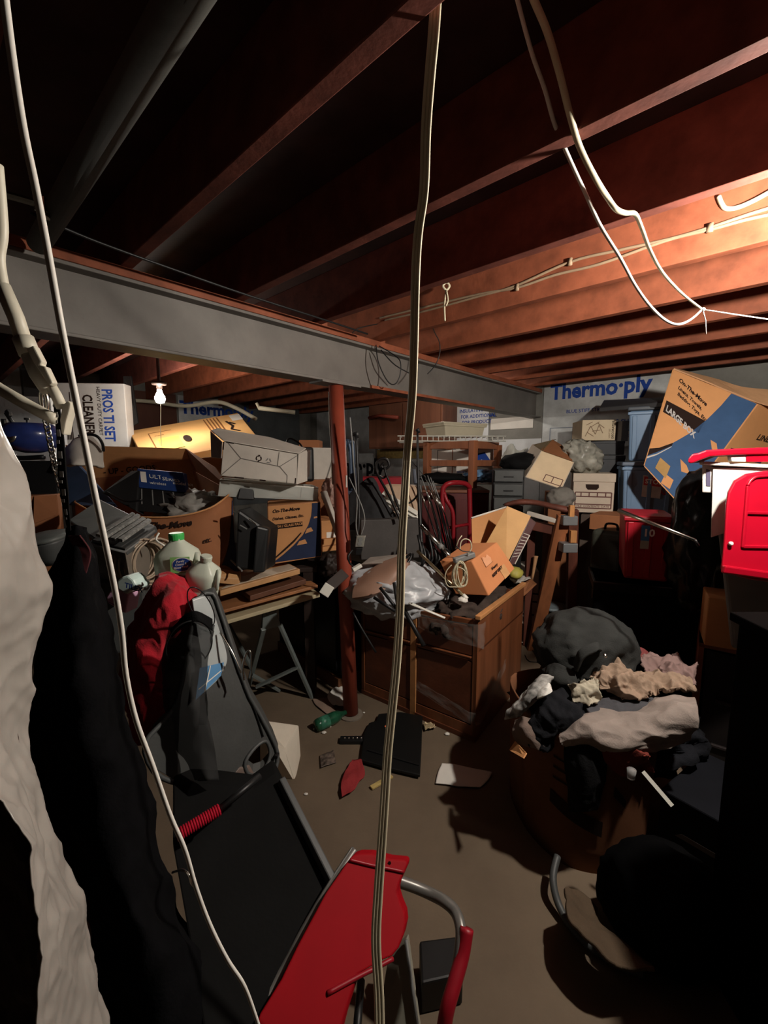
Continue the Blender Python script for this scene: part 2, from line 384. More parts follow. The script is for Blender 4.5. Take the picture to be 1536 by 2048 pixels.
# ================================================================ BULBS
def bulb_lamp(p, label, e, r=.03):
    t = T('bare_bulb', label, 'light bulb')
    mb = MB(); mb.lathe(p - UP * r, [(.004, 0), (r * .7, r * .18), (r, r * .9), (r * .95, r * 1.3), (r * .45, r * 2.3), (r * .42, r * 2.6)], n=20)
    t.part('glass_bulb', mb, M('lit_bulb_%d' % e, (255, 240, 220), emit=e, bump=0, var=0), smooth=True)
    mb = MB(); mb.lathe(p + UP * (r * 1.6), [(.014, 0), (.02, .01), (.022, .035), (.05, .04), (.055, .062)], n=20)
    t.part('lampholder', mb, M('brown_bakelite', (60, 46, 40), .5), smooth=True)
    return t
NEARB = V((1.25, 1.12, 2.09)); FARB = P(320, 797, 3.35)
bulb_lamp(W(3.65, 2.62, 2.15), 'bare lit bulb tucked behind the steel beam near the wall cupboard', BULB_BACK)
bulb_lamp(NEARB, 'bare lit bulb in a white holder between the joists beyond the right edge', BULB_NEAR)
tb = bulb_lamp(FARB, 'small bright bare bulb under the joists above the open carton, with a pull string', BULB_FAR + 1, .038)
mb = MB(); mb.tube([FARB + V((.02, -.03, -.02)), P(321, 860, 3.3), P(323, 892, 3.3)], .0025); tb.part('pull_string', mb, WHITEP)
mb = MB(); mb.tube([FARB + UP * .11, V((FARB.x, FARB.y, CEIL + .02))], .012, n=10); tb.part('mounting_box', mb, M('brown_bakelite', (60, 46, 40), .5))
mb = MB(); mb.tube([P(262, 801, 5.0), P(300, 803, 5.0), P(370, 812, 4.9), P(432, 804, 4.8), P(470, 815, 4.7), P(512, 838, 4.6)], .021, smooth=8, n=12)
single('white_tube', 'pale bendy plastic tube hanging under the joists behind the far bulb', 'tube', mb, CREAM, smooth=True)
mb = MB(); mb.tube([P(517, 816, 4.2), P(590, 825, 4.3)], .02, n=12); mb.tube([P(513, 806, 4.2), P(519, 818, 4.2)], .014, n=10)
single('white_tube', 'short straight pale tube under the joists right of the bendy one', 'tube', mb, CREAM, smooth=True)

# ================================================================ HANGING CORDS
CORD = M('ivory_cord', (196, 186, 158), .5, var=.08, bump=.05); WCORD = M('hanging_cable', (214, 210, 202), .5, var=.05, bump=.05)
def cordpts(d, pts): return [P(u, v, d + (q[0] if q else 0)) for u, v, *q in pts]
tc = T('hanging_cable', 'long flat ivory cord hanging straight down the middle of the picture', 'cord')
cp = [(875, -60), (868, 60), (860, 150), (852, 260), (848, 380), (836, 470), (831, 560), (828, 700), (824, 800), (815, 900), (809, 1000), (803, 1100), (800, 1220), (793, 1330), (783, 1430), (775, 1510), (770, 1590), (764, 1680), (757, 1780), (752, 1880), (758, 1990), (760, 2100)]
cpw = [P(u, v, float(np.interp(v, (0, 500, 900, 2100), (.81, 1.0, 1.05, .68)))) for u, v in cp]
for k in (-1, 0, 1):
    mb = MB(); mb.tube([p + V((.0062 * k, 0, 0)) for p in cpw], .0037, smooth=5, n=8); tc.part('strand', mb, CORD, smooth=True)
mb = MB(); mb.tube(cordpts(.385, [(2, -60), (22, 100), (45, 250), (70, 370), (95, 500), (122, 650), (150, 790), (172, 900), (190, 990), (205, 1060), (228, 1170), (243, 1260), (252, 1350), (272, 1440), (305, 1530), (340, 1630), (370, 1700), (392, 1775), (420, 1850), (455, 1920), (490, 1975), (520, 2060)]), [.0033, .0029, .0026, .0022, .0019], smooth=5, n=8)
single('hanging_cable', 'thin white cord hanging in front of the white plastic sheet on the left', 'cord', mb, WCORD, smooth=True)
mb = MB(); mb.tube([P(u, v, d) for u, v, d in [(1020, -60, .9), (1040, 20, .95), (1065, 110, 1.), (1090, 180, 1.05), (1110, 250, 1.1), (1140, 320, 1.15), (1170, 385, 1.2), (1200, 450, 1.25), (1240, 515, 1.3), (1270, 570, 1.35), (1300, 612, 1.38), (1330, 640, 1.4), (1355, 649, 1.4), (1380, 640, 1.4), (1404, 619, 1.4)]], [.004, .0048, .005, .0045, .003], smooth=5)
single('hanging_cable', 'slim white cord looping up at its end below the orange joist', 'cord', mb, WCORD, smooth=True)
mb = MB(); mb.tube([P(u, v, d) for u, v, d in [(1045, -60, .85), (1068, 0, .9), (1095, 65, .95), (1120, 150, 1.), (1140, 230, 1.05), (1160, 295, 1.1), (1190, 355, 1.15), (1215, 395, 1.2), (1232, 418, 1.22), (1250, 426, 1.24), (1270, 428, 1.25), (1283, 455, 1.27), (1300, 500, 1.3), (1325, 545, 1.33), (1365, 588, 1.38), (1406, 620, 1.4)]], [.007, .0075, .007, .0055, .003], smooth=5)
single('hanging_cable', 'thicker kinked ivory cord dropping to the knot under the joists', 'cord', mb, CORD, smooth=True)
mb = MB(); mb.tube([P(1405, 619, 1.4), P(1470, 629, 1.4), P(1560, 642, 1.4)], .002); mb.lump(P(1406, 619, 1.4), (V((.006, 0, 0)), V((0, .006, 0)), V((0, 0, .006))), sub=2)
mb.tube([P(1406, 622, 1.4), P(1411, 640, 1.42), P(1412, 668, 1.45)], .0015)
single('pull_string', 'taut thin string running right from the cord knot to the bulb', 'string', mb, WCORD, smooth=True)
mb = MB(); mb.tube([P(886, 572, 2.4), P(893, 565, 2.4), P(899, 572, 2.4), P(893, 580, 2.4)], .006, closed=True, smooth=4); mb.tube([P(893, 578, 2.4), P(889, 610, 2.4), P(890, 642, 2.4)], .005, smooth=4); mb.tube([P(893, 580, 2.39), P(896, 600, 2.39), P(892, 612, 2.39)], .004, smooth=4)
single('hook_ring', 'small ivory ring and tail of cord hung from a hook by the orange joist', 'hook', mb, CORD, smooth=True)
def onjoist(u, v, s=2.036): return onS(u, v, s)
mb = MB(); mb.tube([onjoist(*q) for q in [(1560, 410), (1500, 428), (1420, 455), (1340, 478), (1240, 500), (1140, 524), (1030, 572), (960, 592), (850, 622), (770, 640)]], .006, smooth=5)
single('stapled_cable', 'upper grey cable stapled along the orange joist', 'cable', mb, M('grey_cable', (150, 128, 104), .6), smooth=True)
mb = MB(); mb.tube([onjoist(*q) for q in [(1560, 425), (1490, 440), (1425, 458), (1330, 482), (1200, 528), (1110, 550), (1032, 576), (960, 588), (850, 614), (760, 636)]], .006, smooth=5)
for q in ((1420, 456), (1140, 524), (1034, 575)): mb.box(onjoist(*q), (.012, .02, .03), (B, J, UP))
single('stapled_cable', 'lower grey cable with staples along the orange joist', 'cable', mb, M('grey_cable', (150, 128, 104), .6), smooth=True)
mb = MB(); mb.tube([onjoist(*q) for q in [(1437, 393), (1443, 408), (1452, 417), (1475, 415), (1510, 400), (1560, 372)]], .008, smooth=6)
single('cable_offcut', 'curled ivory cable end stuck up on the orange joist at right', 'cable', mb, CORD, smooth=True)

# ================================================================ LEFT FOREGROUND
SHEET = M('white_plastic_sheet', (160, 154, 147), .33, var=.08, scale=6, bump=.12, bscale=30, spec=.5)
G = patch([pr([(-160, 780, 0.36), (-80, 800, 0.49), (-10, 840, 0.62)]),
           pr([(-160, 930, 0.36), (-60, 950, 0.49), (42, 960, 0.62)]),
           pr([(-160, 1060, 0.36), (-40, 1070, 0.49), (80, 1085, 0.62)]),
           pr([(-160, 1190, 0.36), (-30, 1190, 0.49), (92, 1186, 0.62)]),
           pr([(-160, 1310, 0.36), (-40, 1330, 0.49), (66, 1310, 0.62)]),
           pr([(-140, 1440, 0.36), (-30, 1440, 0.49), (54, 1430, 0.62)]),
           pr([(-60, 1560, 0.42), (20, 1520, 0.52), (58, 1515, 0.62)]),
           pr([(30, 1640, 0.42), (55, 1630, 0.52), (92, 1632, 0.62)]),
           pr([(52, 1740, 0.42), (100, 1735, 0.52), (142, 1760, 0.62)]),
           pr([(68, 1860, 0.42), (125, 1850, 0.52), (182, 1840, 0.62)]),
           pr([(74, 1960, 0.42), (130, 1960, 0.52), (186, 1930, 0.62)]),
           pr([(76, 2100, 0.42), (150, 2090, 0.52), (225, 2100, 0.62)])], 60, 190, .010, 10, 3., stretch=(1, 1, .8))
single('plastic_sheet', 'crumpled white plastic sheet hanging down the left edge of the picture', 'plastic sheet', MB().grid(G, .0015), SHEET, smooth=True)
COAT = M('black_coat_cloth', (10, 10, 12), .95, var=.25, scale=20, bump=.4, bscale=150, spec=.08)
G = patch([pr([(138, 1062, 0.960), (152, 1050, 0.912), (168, 1062, 0.960)]),
           pr([(118, 1120, 0.984), (155, 1110, 0.888), (190, 1150, 0.984)]),
           pr([(88, 1180, 1.008), (150, 1180, 0.864), (206, 1200, 0.984)]),
           pr([(86, 1300, 1.008), (150, 1300, 0.840), (222, 1310, 0.984)]),
           pr([(62, 1420, 0.984), (160, 1420, 0.816), (246, 1420, 0.960)]),
           pr([(52, 1520, 0.960), (170, 1530, 0.816), (285, 1520, 0.936)]),
           pr([(90, 1660, 0.912), (210, 1660, 0.792), (310, 1640, 0.912)]),
           pr([(150, 1800, 0.840), (250, 1800, 0.744), (345, 1780, 0.888)]),
           pr([(180, 1900, 0.792), (300, 1900, 0.720), (400, 1900, 0.840)]),
           pr([(190, 2100, 0.720), (330, 2100, 0.672), (500, 2100, 0.792)])], 50, 100, .018, 6, 1.)
ct = T('hanging_coat', 'long black coat hanging behind the white plastic sheet', 'coat')
ct.part('body', MB().grid(G, .02), COAT, smooth=True)
G = patch([pr([(140, 1072, 0.900), (160, 1070, 0.894)]), pr([(150, 1110, 0.882), (180, 1105, 0.888)]), pr([(140, 1160, 0.864), (172, 1150, 0.876)])], 16, 24, .006, 9, 4.)
ct.part('lining', MB().grid(G, .004), M('maroon_lining', (74, 22, 28), .9, var=.2), smooth=True, label='dark maroon lining at the collar')
G = patch([pr([(-80, 1395, .66), (-5, 1395, .62), (22, 1420, .6)]), pr([(-80, 1520, .66), (10, 1520, .6), (34, 1520, .58)]), pr([(-80, 1700, .66), (20, 1700, .58), (58, 1700, .56)]), pr([(-80, 1900, .66), (30, 1900, .58), (76, 1900, .56)]), pr([(-80, 2100, .66), (40, 2100, .58), (82, 2100, .56)])], 30, 60, .012, 8, 9.)
single('dark_towel', 'dark brown cloth hanging at the bottom left corner', 'cloth', MB().grid(G, .01), M('brown_towel', (58, 40, 34), .95, var=.3, scale=25, bump=.5, bscale=200), smooth=True)

# white jointed tubes hooked over a black strap
PIPEW = M('ivory_pipe', (206, 200, 182), .45, var=.07, scale=8, bump=.05)
t = T('jointed_hanger', 'ivory jointed plastic tube hanging in front of the beam at far left', 'hanger')
D = .66
mb = MB(); mb.tube([P(-6, 330, D), P(2, 420, D), P(4, 470, D), P(-2, 520, D), P(8, 580, D)], .0075, n=12, smooth=5); t.part('bent_tube', mb, PIPEW, smooth=True)
mb = MB(); mb.tube([P(4, 572, D), P(32, 635, D), P(50, 690, D)], .0105, n=12); mb.tube([P(46, 676, D), P(60, 710, D)], .0135, n=12); t.part('sleeve', mb, PIPEW, smooth=True)
mb = MB(); mb.tube([P(56, 700, D), P(76, 748, D), P(98, 780, D)], .0115, n=12); t.part('tube', mb, PIPEW, smooth=True)
mb = MB(); mb.prism([P(u, v, D - .013) for u, v in [(52, 697), (66, 690), (83, 722), (80, 730), (90, 733), (105, 765), (98, 772), (82, 748), (64, 722)]], V((0, .012, 0))); t.part('clip', mb, PIPEW, bevel=.002)
mb = MB(); mb.tube([P(98, 766, D), P(112, 790, D), P(124, 815, D)], .0075, n=12); t.part('tube', mb, PIPEW, smooth=True)
mb = MB(); mb.prism([P(u, v, D - .01) for u, v in [(124, 810), (135, 801), (141, 806), (139, 818), (132, 842), (127, 870), (122, 868), (119, 840)]], V((0, .016, 0))); t.part('spade_tip', mb, PIPEW, bevel=.002)
mb = MB(); mb.tube([P(-20, 764, D + .03), P(0, 778, D + .03), P(34, 798, D + .02), P(66, 816, D + .02), P(109, 838, D + .01)], .009, n=12, smooth=3)
t.part('lower_tube', mb, PIPEW, smooth=True)
t = T('webbing_strap', 'black webbing strap with pale dashes hanging through the ivory tubes', 'strap')
G = patch([pr([(96, 764, .67), (104, 762, .67)]), pr([(106, 800, .67), (116, 800, .67)]), pr([(112, 850, .68), (124, 850, .68)]), pr([(114, 920, .70), (130, 920, .70)]), pr([(120, 980, .72), (135, 980, .72)]), pr([(130, 1040, .76), (139, 1040, .76)]), pr([(136, 1062, .78), (141, 1062, .78)])], 6, 60, .002, 8, 2.)
t.part('band', MB().grid(G, .003), BLKM, smooth=True)
mb = MB()
for i in range(13):
    k = 12 + i * 3; a, b_ = G[k][1 + i % 2], G[k][3 + i % 2]; c, d = G[k + 1 + i % 2][3 + i % 2], G[k + 1 + i % 2][1 + i % 2]
    mb.prism([a + V((0, -.002, 0)), b_ + V((0, -.002, 0)), c + V((0, -.002, 0)), d + V((0, -.002, 0))], V((0, -.001, 0)))
t.part('woven_dash', mb, GREYP, kind='stuff')
t = T('chain_tie', 'twisted silver chain and ring hanging beside the black webbing strap', 'chain')
mb = MB(); mb.tube([P(82, 785, .72), P(88, 782, .72), P(94, 800, .72), P(92, 822, .72), P(86, 824, .72), P(82, 806, .72)], .003, closed=True, smooth=4); t.part('ring', mb, STEEL, smooth=True)
for i in range(15):
    c = P(92 + i * 2.2 + (i > 8) * (i - 8) * 1.2, 842 + i * 11.5, .73 + i * .002); mb = MB()
    e = V((.0045, 0, 0)) if i % 2 else V((.002, .003, 0)); q = [c + e * math.cos(a) + V((0, 0, .0075)) * math.sin(a) for a in np.linspace(0, 2 * math.pi, 9)[:-1]]
    mb.tube(q, .0016, n=6, closed=True); t.part('chain_link', mb, STEEL, smooth=True)

# the blue round thing in a black bracket, boxes below it
t = T('clamp_light', 'blue round-bellied lamp in a black bracket at the far left', 'lamp')
c = P(62, 868, 2.2)
mb = MB(); mb.lathe(c + V((0, 0, .055)), [(.02, 0), (.09, -.004), (.125, -.03), (.135, -.06), (.12, -.1), (.085, -.135), (.03, -.15)], n=24, axis=UP)
t.part('bowl', mb, M('blue_enamel', (44, 58, 118), .3, var=.2, scale=14, bump=.05, coat=.4), smooth=True)
mb = MB(); mb.tube([P(8, 838, 2.2), P(10, 860, 2.2), P(12, 888, 2.2), P(26, 908, 2.2), P(38, 916, 2.2), P(88, 914, 2.2)], .012, smooth=5); mb.tube([P(10, 862, 2.2), P(30, 860, 2.2)], .01)
mb.tube([P(12, 826, 2.15), P(28, 850, 2.15)], .009); t.part('bracket', mb, BLK, smooth=True)
mb = MB(); mb.prism([P(u, v, 2.12) for u, v in [(8, 822), (13, 818), (18, 826), (18, 832), (13, 836), (9, 830)]], V((0, .02, 0))); t.part('wing_knob', mb, BLK, bevel=.003)
mb = MB(); mb.lathe(P(55, 852, 2.2), [(.004, 0), (.004, .03), (.012, .03), (.012, .04)], n=10); t.part('top_knob', mb, BLK)
mb = MB(); mb.lathe(c + V((0, -.12, -.02)), [(.0, 0), (.03, .0), (.03, .008), (.0, .008)], axis=V((0, -1, .3)), n=16); t.part('badge', mb, STEEL, smooth=True)
f, dv = fbox(20, 2.3, 116, 2.4, 996, 922, .35)
single('black_box', 'squat black box under the blue lamp at far left', 'box', solid(f, dv), BLKM, bevel=.006)
t = T('moving_carton', 'brown carton wedged under the black box at far left', 'box')
f, dv = fbox(-60, 2.1, 132, 2.3, 1180, 997, .16); t.part('body', solid(f, dv), CARD_D, bevel=.004)
t.part('flap', slab([f.at(.75, 1, .004), f.at(1, 1, .004), f.at(.98, .78, .06), f.at(.74, .7, .07)], .004), CARD_D)
f, dv = fbox(-70, 2.95, 122, 3.15, 1020, 786, .3)
single('pale_carton', 'big pale grey carton standing behind the blue lamp', 'box', solid(f, dv), M('pale_grey_card', (168, 170, 172), .6, var=.1, scale=3), bevel=.006)

# vacuum carton with upright lettering
t = T('printed_carton', 'white printed carton with CLEANER running down its side', 'box')
f, dv = fbox(126, 3.7, 264, 3.75, 990, 765, .12); t.part('body', solid(f, dv), M('glossy_white_card', (190, 188, 186), .35, var=.06, scale=5, bump=.08, bscale=20), bevel=.006)
text(t, f, 'CLEANER', .40, .90, .08, INK, rot=-90, bold=.03, wide=.72)
text(t, f, 'PROS TI SET', .68, .95, .085, INKB, rot=-90, bold=.03, wide=.7)
text(t, f, 'HEAVY DUTY CARPET', .60, .97, .03, INK, rot=-90, bold=.01)
decal(t, f, rect(.06, .48, .10, .9), M('pink_print', (188, 120, 110), .7, bump=0))
mb = MB()
for i in range(9): mb.prism([f.at(a, b) for a, b in rect(.04 + .022 * i, .5, .04 + .022 * i + .012, .57)], f.n * .0006)
t.part('barcode', mb, INK)
lines(t, f, [((.22, .5), (.22, .92)), ((.3, .6), (.3, .95))], .006, INK)
f2 = qface((252, 860, 3.9), (276, 846, 4.0), (262, 752, 4.0), (246, 752, 3.9))
single('dark_board', 'narrow dark board hanging right of the printed white carton', 'board', solid(f2, V((0, .02, 0))), BLK, bevel=.003)
G = patch([pr([(128, 905, 2.4), (150, 876, 2.4), (185, 874, 2.45), (206, 900, 2.45)]), pr([(122, 930, 2.35), (150, 930, 2.3), (185, 930, 2.35), (208, 935, 2.4)])], 24, 16, .01, 7, 2.)
single('pale_bag', 'crumpled off-white bag bulging up behind the open carton', 'bag', MB().grid(G, .02), WHITEC, smooth=True)
mb = MB(); mb.tube([P(158, 872, 2.38), P(180, 869, 2.38), P(196, 874, 2.38), P(205, 888, 2.4), (P(207, 902, 2.42))], .008, smooth=5)
single('black_hose', 'short black hose arching over the off-white bag', 'hose', mb, BLK, smooth=True)

# ================================================================ THE OPEN CARTON ON THE LEFT
t = T('open_carton', 'big open brown carton with raised flaps and a bulging corner on the left', 'box')
FL, FM, FR = P(228, 1035, 2.3), P(360, 1036, 2.25), P(466, 985, 2.45)
BR, BL = P(392, 960, 2.95), P(150, 965, 2.9)
zr = 1.28
for q in (FL, FM, FR, BR, BL): q.z = max(q.z, 1.2)
z0 = .845
front = crom([P(150, 1005, 2.5), P(200, 1030, 2.33), P(262, 1034, 2.25), P(350, 1034, 2.25), P(422, 1016, 2.32), P(465, 984, 2.48)], 6)
bot = [V((p.x * .98 + .0, p.y * .985 + .03, z0)) for p in front]
G = [[a.lerp(b_, k / 8) + V((0, -.03 * math.sin(math.pi * k / 8), 0)) for a, b_ in zip(front, bot)] for k in range(9)]
t.part('front_wall', MB().grid(G, .006), CARD_D, smooth=True)
wl_ = front[0]; wr = front[-1]; bl = P(140, 960, 3.0); br = P(385, 940, 3.0)
t.part('side_wall', slab([wr, br, V((br.x, br.y, z0)), V((wr.x, wr.y, z0))], .006), CARD_D)
t.part('side_wall', slab([bl, wl_, V((wl_.x, wl_.y, z0)), V((bl.x, bl.y, z0))], .006), CARD_D)
t.part('back_wall', slab([br, bl, V((bl.x, bl.y, z0)), V((br.x, br.y, z0))], .006), CARD_D)
fb = Face(bl, br, P(371, 897, 3.05), P(131, 890, 3.05)); t.part('back_flap', solid(fb, V((0, .006, 0))), CARD)
text(t, fb, '- UP - GOODS WILL -', .28, .08, .16, INK, bold=.015)
t.part('right_flap', slab([wr, br, P(371, 897, 3.05), P(430, 935, 2.72)], .006), CARD_D)
fl_ = Face(wl_, P(236, 1012, 2.42), P(134, 902, 2.98), P(131, 985, 2.8))
t.part('left_flap', slab([P(128, 1010, 2.55), P(236, 1014, 2.4), P(137, 903, 2.98), P(130, 903, 2.98)], .006), M('blue_card', (70, 92, 128), .7, var=.12))
mb = MB(); mb.tube([G[0][i] + V((0, -.004, .002)) for i in range(len(front))], .005, n=6); t.part('rim', mb, CARD, smooth=True)
def ondrape(a, b, off=.004):                              # a point on the bulged front wall
    x = a * (len(front) - 1); i = min(int(x), len(front) - 2); y = (1 - b) * 8; k = min(int(y), 7)
    p = G[k][i].lerp(G[k][i + 1], x - i).lerp(G[k + 1][i].lerp(G[k + 1][i + 1], x - i), y - k); n = (G[k][i + 1] - G[k][i]).cross(G[k][i] - G[k + 1][i]).normalized()
    return p + n * off
class Bent(Face):
    def __init__(s): s.n = V((.15, -1, 0)).normalized(); s.w = sum((front[i + 1] - front[i]).length for i in range(len(front) - 1)); s.h = zr - z0
    def at(s, a, b, off=.004): return ondrape(a, b, .004 + off)
bf = Bent()
def benttext(s_, a, b, h, bold=.02):
    cu = bpy.data.curves.new('t', 'FONT'); cu.body = s_; cu.offset = bold; cu.shear = .2; cu.resolution_u = 2
    o = bpy.data.objects.new('t', cu); COL.objects.link(o); me = bpy.data.meshes.new_from_object(o.evaluated_get(bpy.context.evaluated_depsgraph_get()))
    mb = MB(); mb.add([ondrape(a + v.co.x * h * 1.45 * bf.h / bf.w, b + v.co.y * h * 1.45, .007) for v in me.vertices], [tuple(p.vertices) for p in me.polygons])
    bpy.data.objects.remove(o); t.part('lettering', mb, INK)
benttext('On-The-Move', .4, .84, .09, .03); benttext('Electronics,', .45, .6, .075); benttext('Appliances,', .45, .47, .075); benttext('etc.', .74, .55, .07)
mb = MB()
sw = [(.74, .0), (.86, .2), (.93, .4), (.965, .62), (.985, .9)]
for (a, b), (c, d) in zip(sw, sw[1:]): mb.prism([ondrape(a, b, .004), ondrape(.995, b, .004), ondrape(.995, d, .004), ondrape(c, d, .004)], V((.0, -.001, 0)))
t.part('navy_swoosh', mb, NAVY)
# things in it
tb_ = T('boxed_gadget', 'black open tray pack with a blue printed end lying in the open carton', 'box')
f = qface((278, 975, 2.5), (372, 985, 2.55), (366, 945, 2.62), (274, 937, 2.57)); tb_.part('blue_end', solid(f, V((0, .05, -.01))), M('blue_pack', (34, 58, 112), .4, var=.1), bevel=.003)
decal(tb_, f, rect(.06, .3, .18, .85), PAPER); text(tb_, f, 'ULTRA', .24, .55, .2, WHITEP); text(tb_, f, 'wireless', .24, .25, .14, WHITEP); text(tb_, f, 'SERIES', .52, .5, .18, WHITEP); text(tb_, f, 'model kit', .74, .35, .15, WHITEP)
f = qface((272, 1022, 2.42), (376, 1030, 2.47), (372, 985, 2.56), (278, 975, 2.51)); tb_.part('black_face', solid(f, V((0, .18, -.03))), BLK, bevel=.003)
lines(tb_, f, [((.1 + .22 * i, .3), (.06 + .22 * i, .95)) for i in range(4)], .006, GREYP, name='groove')
f = qface((203, 985, 2.42), (272, 1022, 2.41), (278, 940, 2.56), (262, 942, 2.6)); tb_.part('lid', solid(f, V((.02, .04, -.03))), BLK, bevel=.004)
mb = MB(); mb.tube([P(215, 985, 2.42), P(250, 1002, 2.37), P(285, 1000, 2.36)], .006, smooth=4); tb_.part('wire_handle', mb, BLK, smooth=True)
mb = MB(); mb.lump(P(385, 1022, 2.6), (V((.18, 0, .0)), V((0, .14, 0)), V((0, 0, .11))), .35, 2.5, 4, 3.)
single('grey_wrap', 'crumpled grey packing wrap inside the open carton', 'packing', mb, M('grey_foam_wrap', (140, 136, 130), .6, var=.2, bump=.3), smooth=True)

# ================================================================ GREY STORAGE CASES
LID = M('grey_lid', (92, 96, 94), .45, var=.1, bump=.1)
t = T('storage_case', 'grey two-part lidded storage case tilted in front of the open carton', 'storage case')
a = [P(136, 1040, 1.95), P(200, 998, 2.2), P(264, 1030, 2.02), P(190, 1078, 1.76)]
t.part('back_lid', slab(a, -.02 if (a[1] - a[0]).cross(a[3] - a[0]).z > 0 else .02), LID, bevel=.006)
b4 = [P(182, 1080, 1.74), P(264, 1030, 1.98), P(312, 1052, 1.86), P(250, 1098, 1.62)]
t.part('tray', slab(b4, -.03 if (b4[1] - b4[0]).cross(b4[3] - b4[0]).z > 0 else .03), DGREY, bevel=.005)
for i in range(4):
    k0, k1 = .08 + i * .22, .24 + i * .22
    q = [b4[0].lerp(b4[3], k0), b4[1].lerp(b4[2], k0), b4[1].lerp(b4[2], k1), b4[0].lerp(b4[3], k1)]; c = sum(q, V()) / 4; q = [c + (p - c) * .9 + UP * (.012 + .004 * (i % 2)) for p in q]
    t.part('ledger_strip', MB().prism(q, UP * .012), M('speckled_grey', (136, 136, 132), .6, var=.35, scale=60, bump=.4), bevel=.002)
body = [P(176, 1088, 1.74), P(250, 1104, 1.62), P(308, 1062, 1.84), P(230, 1045, 2.0)]
lo = [p + V((0, .03, -.2)) for p in body]
mb = MB(); mb.add(body + lo, [(0, 1, 2, 3), (7, 6, 5, 4), (0, 4, 5, 1), (1, 5, 6, 2), (2, 6, 7, 3), (3, 7, 4, 0)]); t.part('body', mb, M('clear_grey_plastic', (116, 108, 98), .35, var=.1, alpha=.9), bevel=.006)
mb = MB(); mb.tube([p + UP * .0 for p in body], .006, closed=True); t.part('rim', mb, GREYP, smooth=True)
t = T('storage_bucket', 'grey rounded bucket beside the lidded storage case', 'bucket')
mb = MB(); mb.lathe(P(108, 1124, 1.75), [(.05, 0), (.068, .03), (.076, .09), (.078, .1), (.0, .1)], n=20, sq=.3, axis=V((-.1, -.15, 1))); t.part('body', mb, DGREY, smooth=True)
mb = MB(); mb.lathe(P(108, 1124, 1.75) + V((-.01, -.014, .1)), [(.085, 0), (.085, .012), (.07, .02), (.0, .02)], n=20, sq=.3, axis=V((-.1, -.15, 1))); t.part('lid', mb, LID, smooth=True)
f, dv = fbox(60, 1.62, 300, 1.75, 1330, 1172, .4)
single('dark_tote', 'dark lidded tote under the jugs and the storage case', 'storage box', solid(f, dv), DGREY, bevel=.012)

# coil of cable
t = T('cable_coil', 'big coil of grey-brown cable beside the water jug', 'cable')
c = P(290, 1120, 1.74)
for i in range(11):
    r = .075 + .022 * random.random(); ax = V((.9, -.5 + .25 * random.random(), .1 * random.random() - .1)).normalized(); x = ax.orthogonal().normalized(); y = ax.cross(x)
    o_ = V(((i - 5) * .008, random.uniform(-.015, .015), random.uniform(-.012, .012)))
    mb = MB(); mb.tube([c + o_ + (x * math.cos(a) + y * math.sin(a)) * r for a in np.linspace(0, 2 * math.pi, 21)[:-1]], .0045, closed=True, n=7); t.part('loop', mb, M('taupe_cable', (168, 150, 130), .35, var=.1, bump=0, coat=.3), smooth=True)
mb = MB(); mb.tube([P(318, 1066, 1.72), P(312, 1080, 1.7), P(330, 1092, 1.7)], .004, smooth=3); t.part('plug_end', mb, WHITEP, smooth=True)

# jugs
JUG = M('jug_plastic', (214, 220, 204), .3, var=.03, bump=.03, trans=.25, spec=.5)
def jug(label, base, h, ax, cap):
    t = T('water_jug', label, 'jug', 'translucent plastic jugs'); k = h / .24
    mb = MB(); mb.lathe(base, [(.062 * k, 0), (.074 * k, .012 * k), (.074 * k, .075 * k), (.070 * k, .085 * k), (.074 * k, .095 * k), (.075 * k, .15 * k), (.068 * k, .17 * k), (.03 * k, .205 * k), (.024 * k, .212 * k), (.024 * k, .222 * k)], n=32, sq=.35, axis=ax)
    t.part('bottle', mb, JUG, smooth=True)
    a = V(ax).normalized()
    mb = MB(); mb.lathe(base + a * (.216 * k), [(.027 * k, 0), (.028 * k, .02 * k), (.025 * k, .026 * k), (0, .026 * k)], n=20, axis=ax); t.part('cap', mb, cap)
    mb = MB(); x = V((1, 0, 0)); mb.tube([base + x * (.07 * k) + a * (.16 * k), base + x * (.088 * k) + a * (.14 * k) + V((0, -.03, 0)), base + x * (.085 * k) + a * (.09 * k) + V((0, -.03, 0)), base + x * (.07 * k) + a * (.06 * k)], .011 * k, smooth=4); t.part('handle', mb, JUG, smooth=True)
    return t
GRN = M('green_cap', (66, 178, 88), .4, bump=0); LGRN = M('leaf_green', (150, 206, 120), .6, bump=0)
jb = P(362, 1190, 1.5); t = jug('translucent jug with a green cap and an oval blue label', jb, .225, V((-.02, 0, 1)), GRN)
f = Face(jb + V((.005, -.072, .1)), jb + V((.07, -.060, .1)), jb + V((.07, -.060, .155)), jb + V((.005, -.072, .155)))
lb = decal(t, f, rect(.0, 0, .95, 1), LGRN, 'label')
el = lambda cx, cy, rx, ry, n=24: [(cx + rx * math.cos(2 * math.pi * i / n), cy + ry * math.sin(2 * math.pi * i / n)) for i in range(n)]
decal(t, f, el(.58, .52, .5, .46), PAPER, 'oval_border', .002, parent=lb); decal(t, f, el(.58, .52, .45, .40), M('label_blue', (30, 66, 140), .5, bump=0), 'oval', .0028, parent=lb)
for i, s_ in enumerate(('Purely', 'Cleans &', 'Rinse Well')): text(t, f, s_, .3 - .06 * i, .64 - .2 * i, .13, PAPER, bold=.02, off=.0036, shear=.2, rot=8, parent=lb)
f2 = Face(jb + V((-.03, -.074, .03)), jb + V((.04, -.070, .03)), jb + V((.04, -.070, .08)), jb + V((-.03, -.074, .08)))
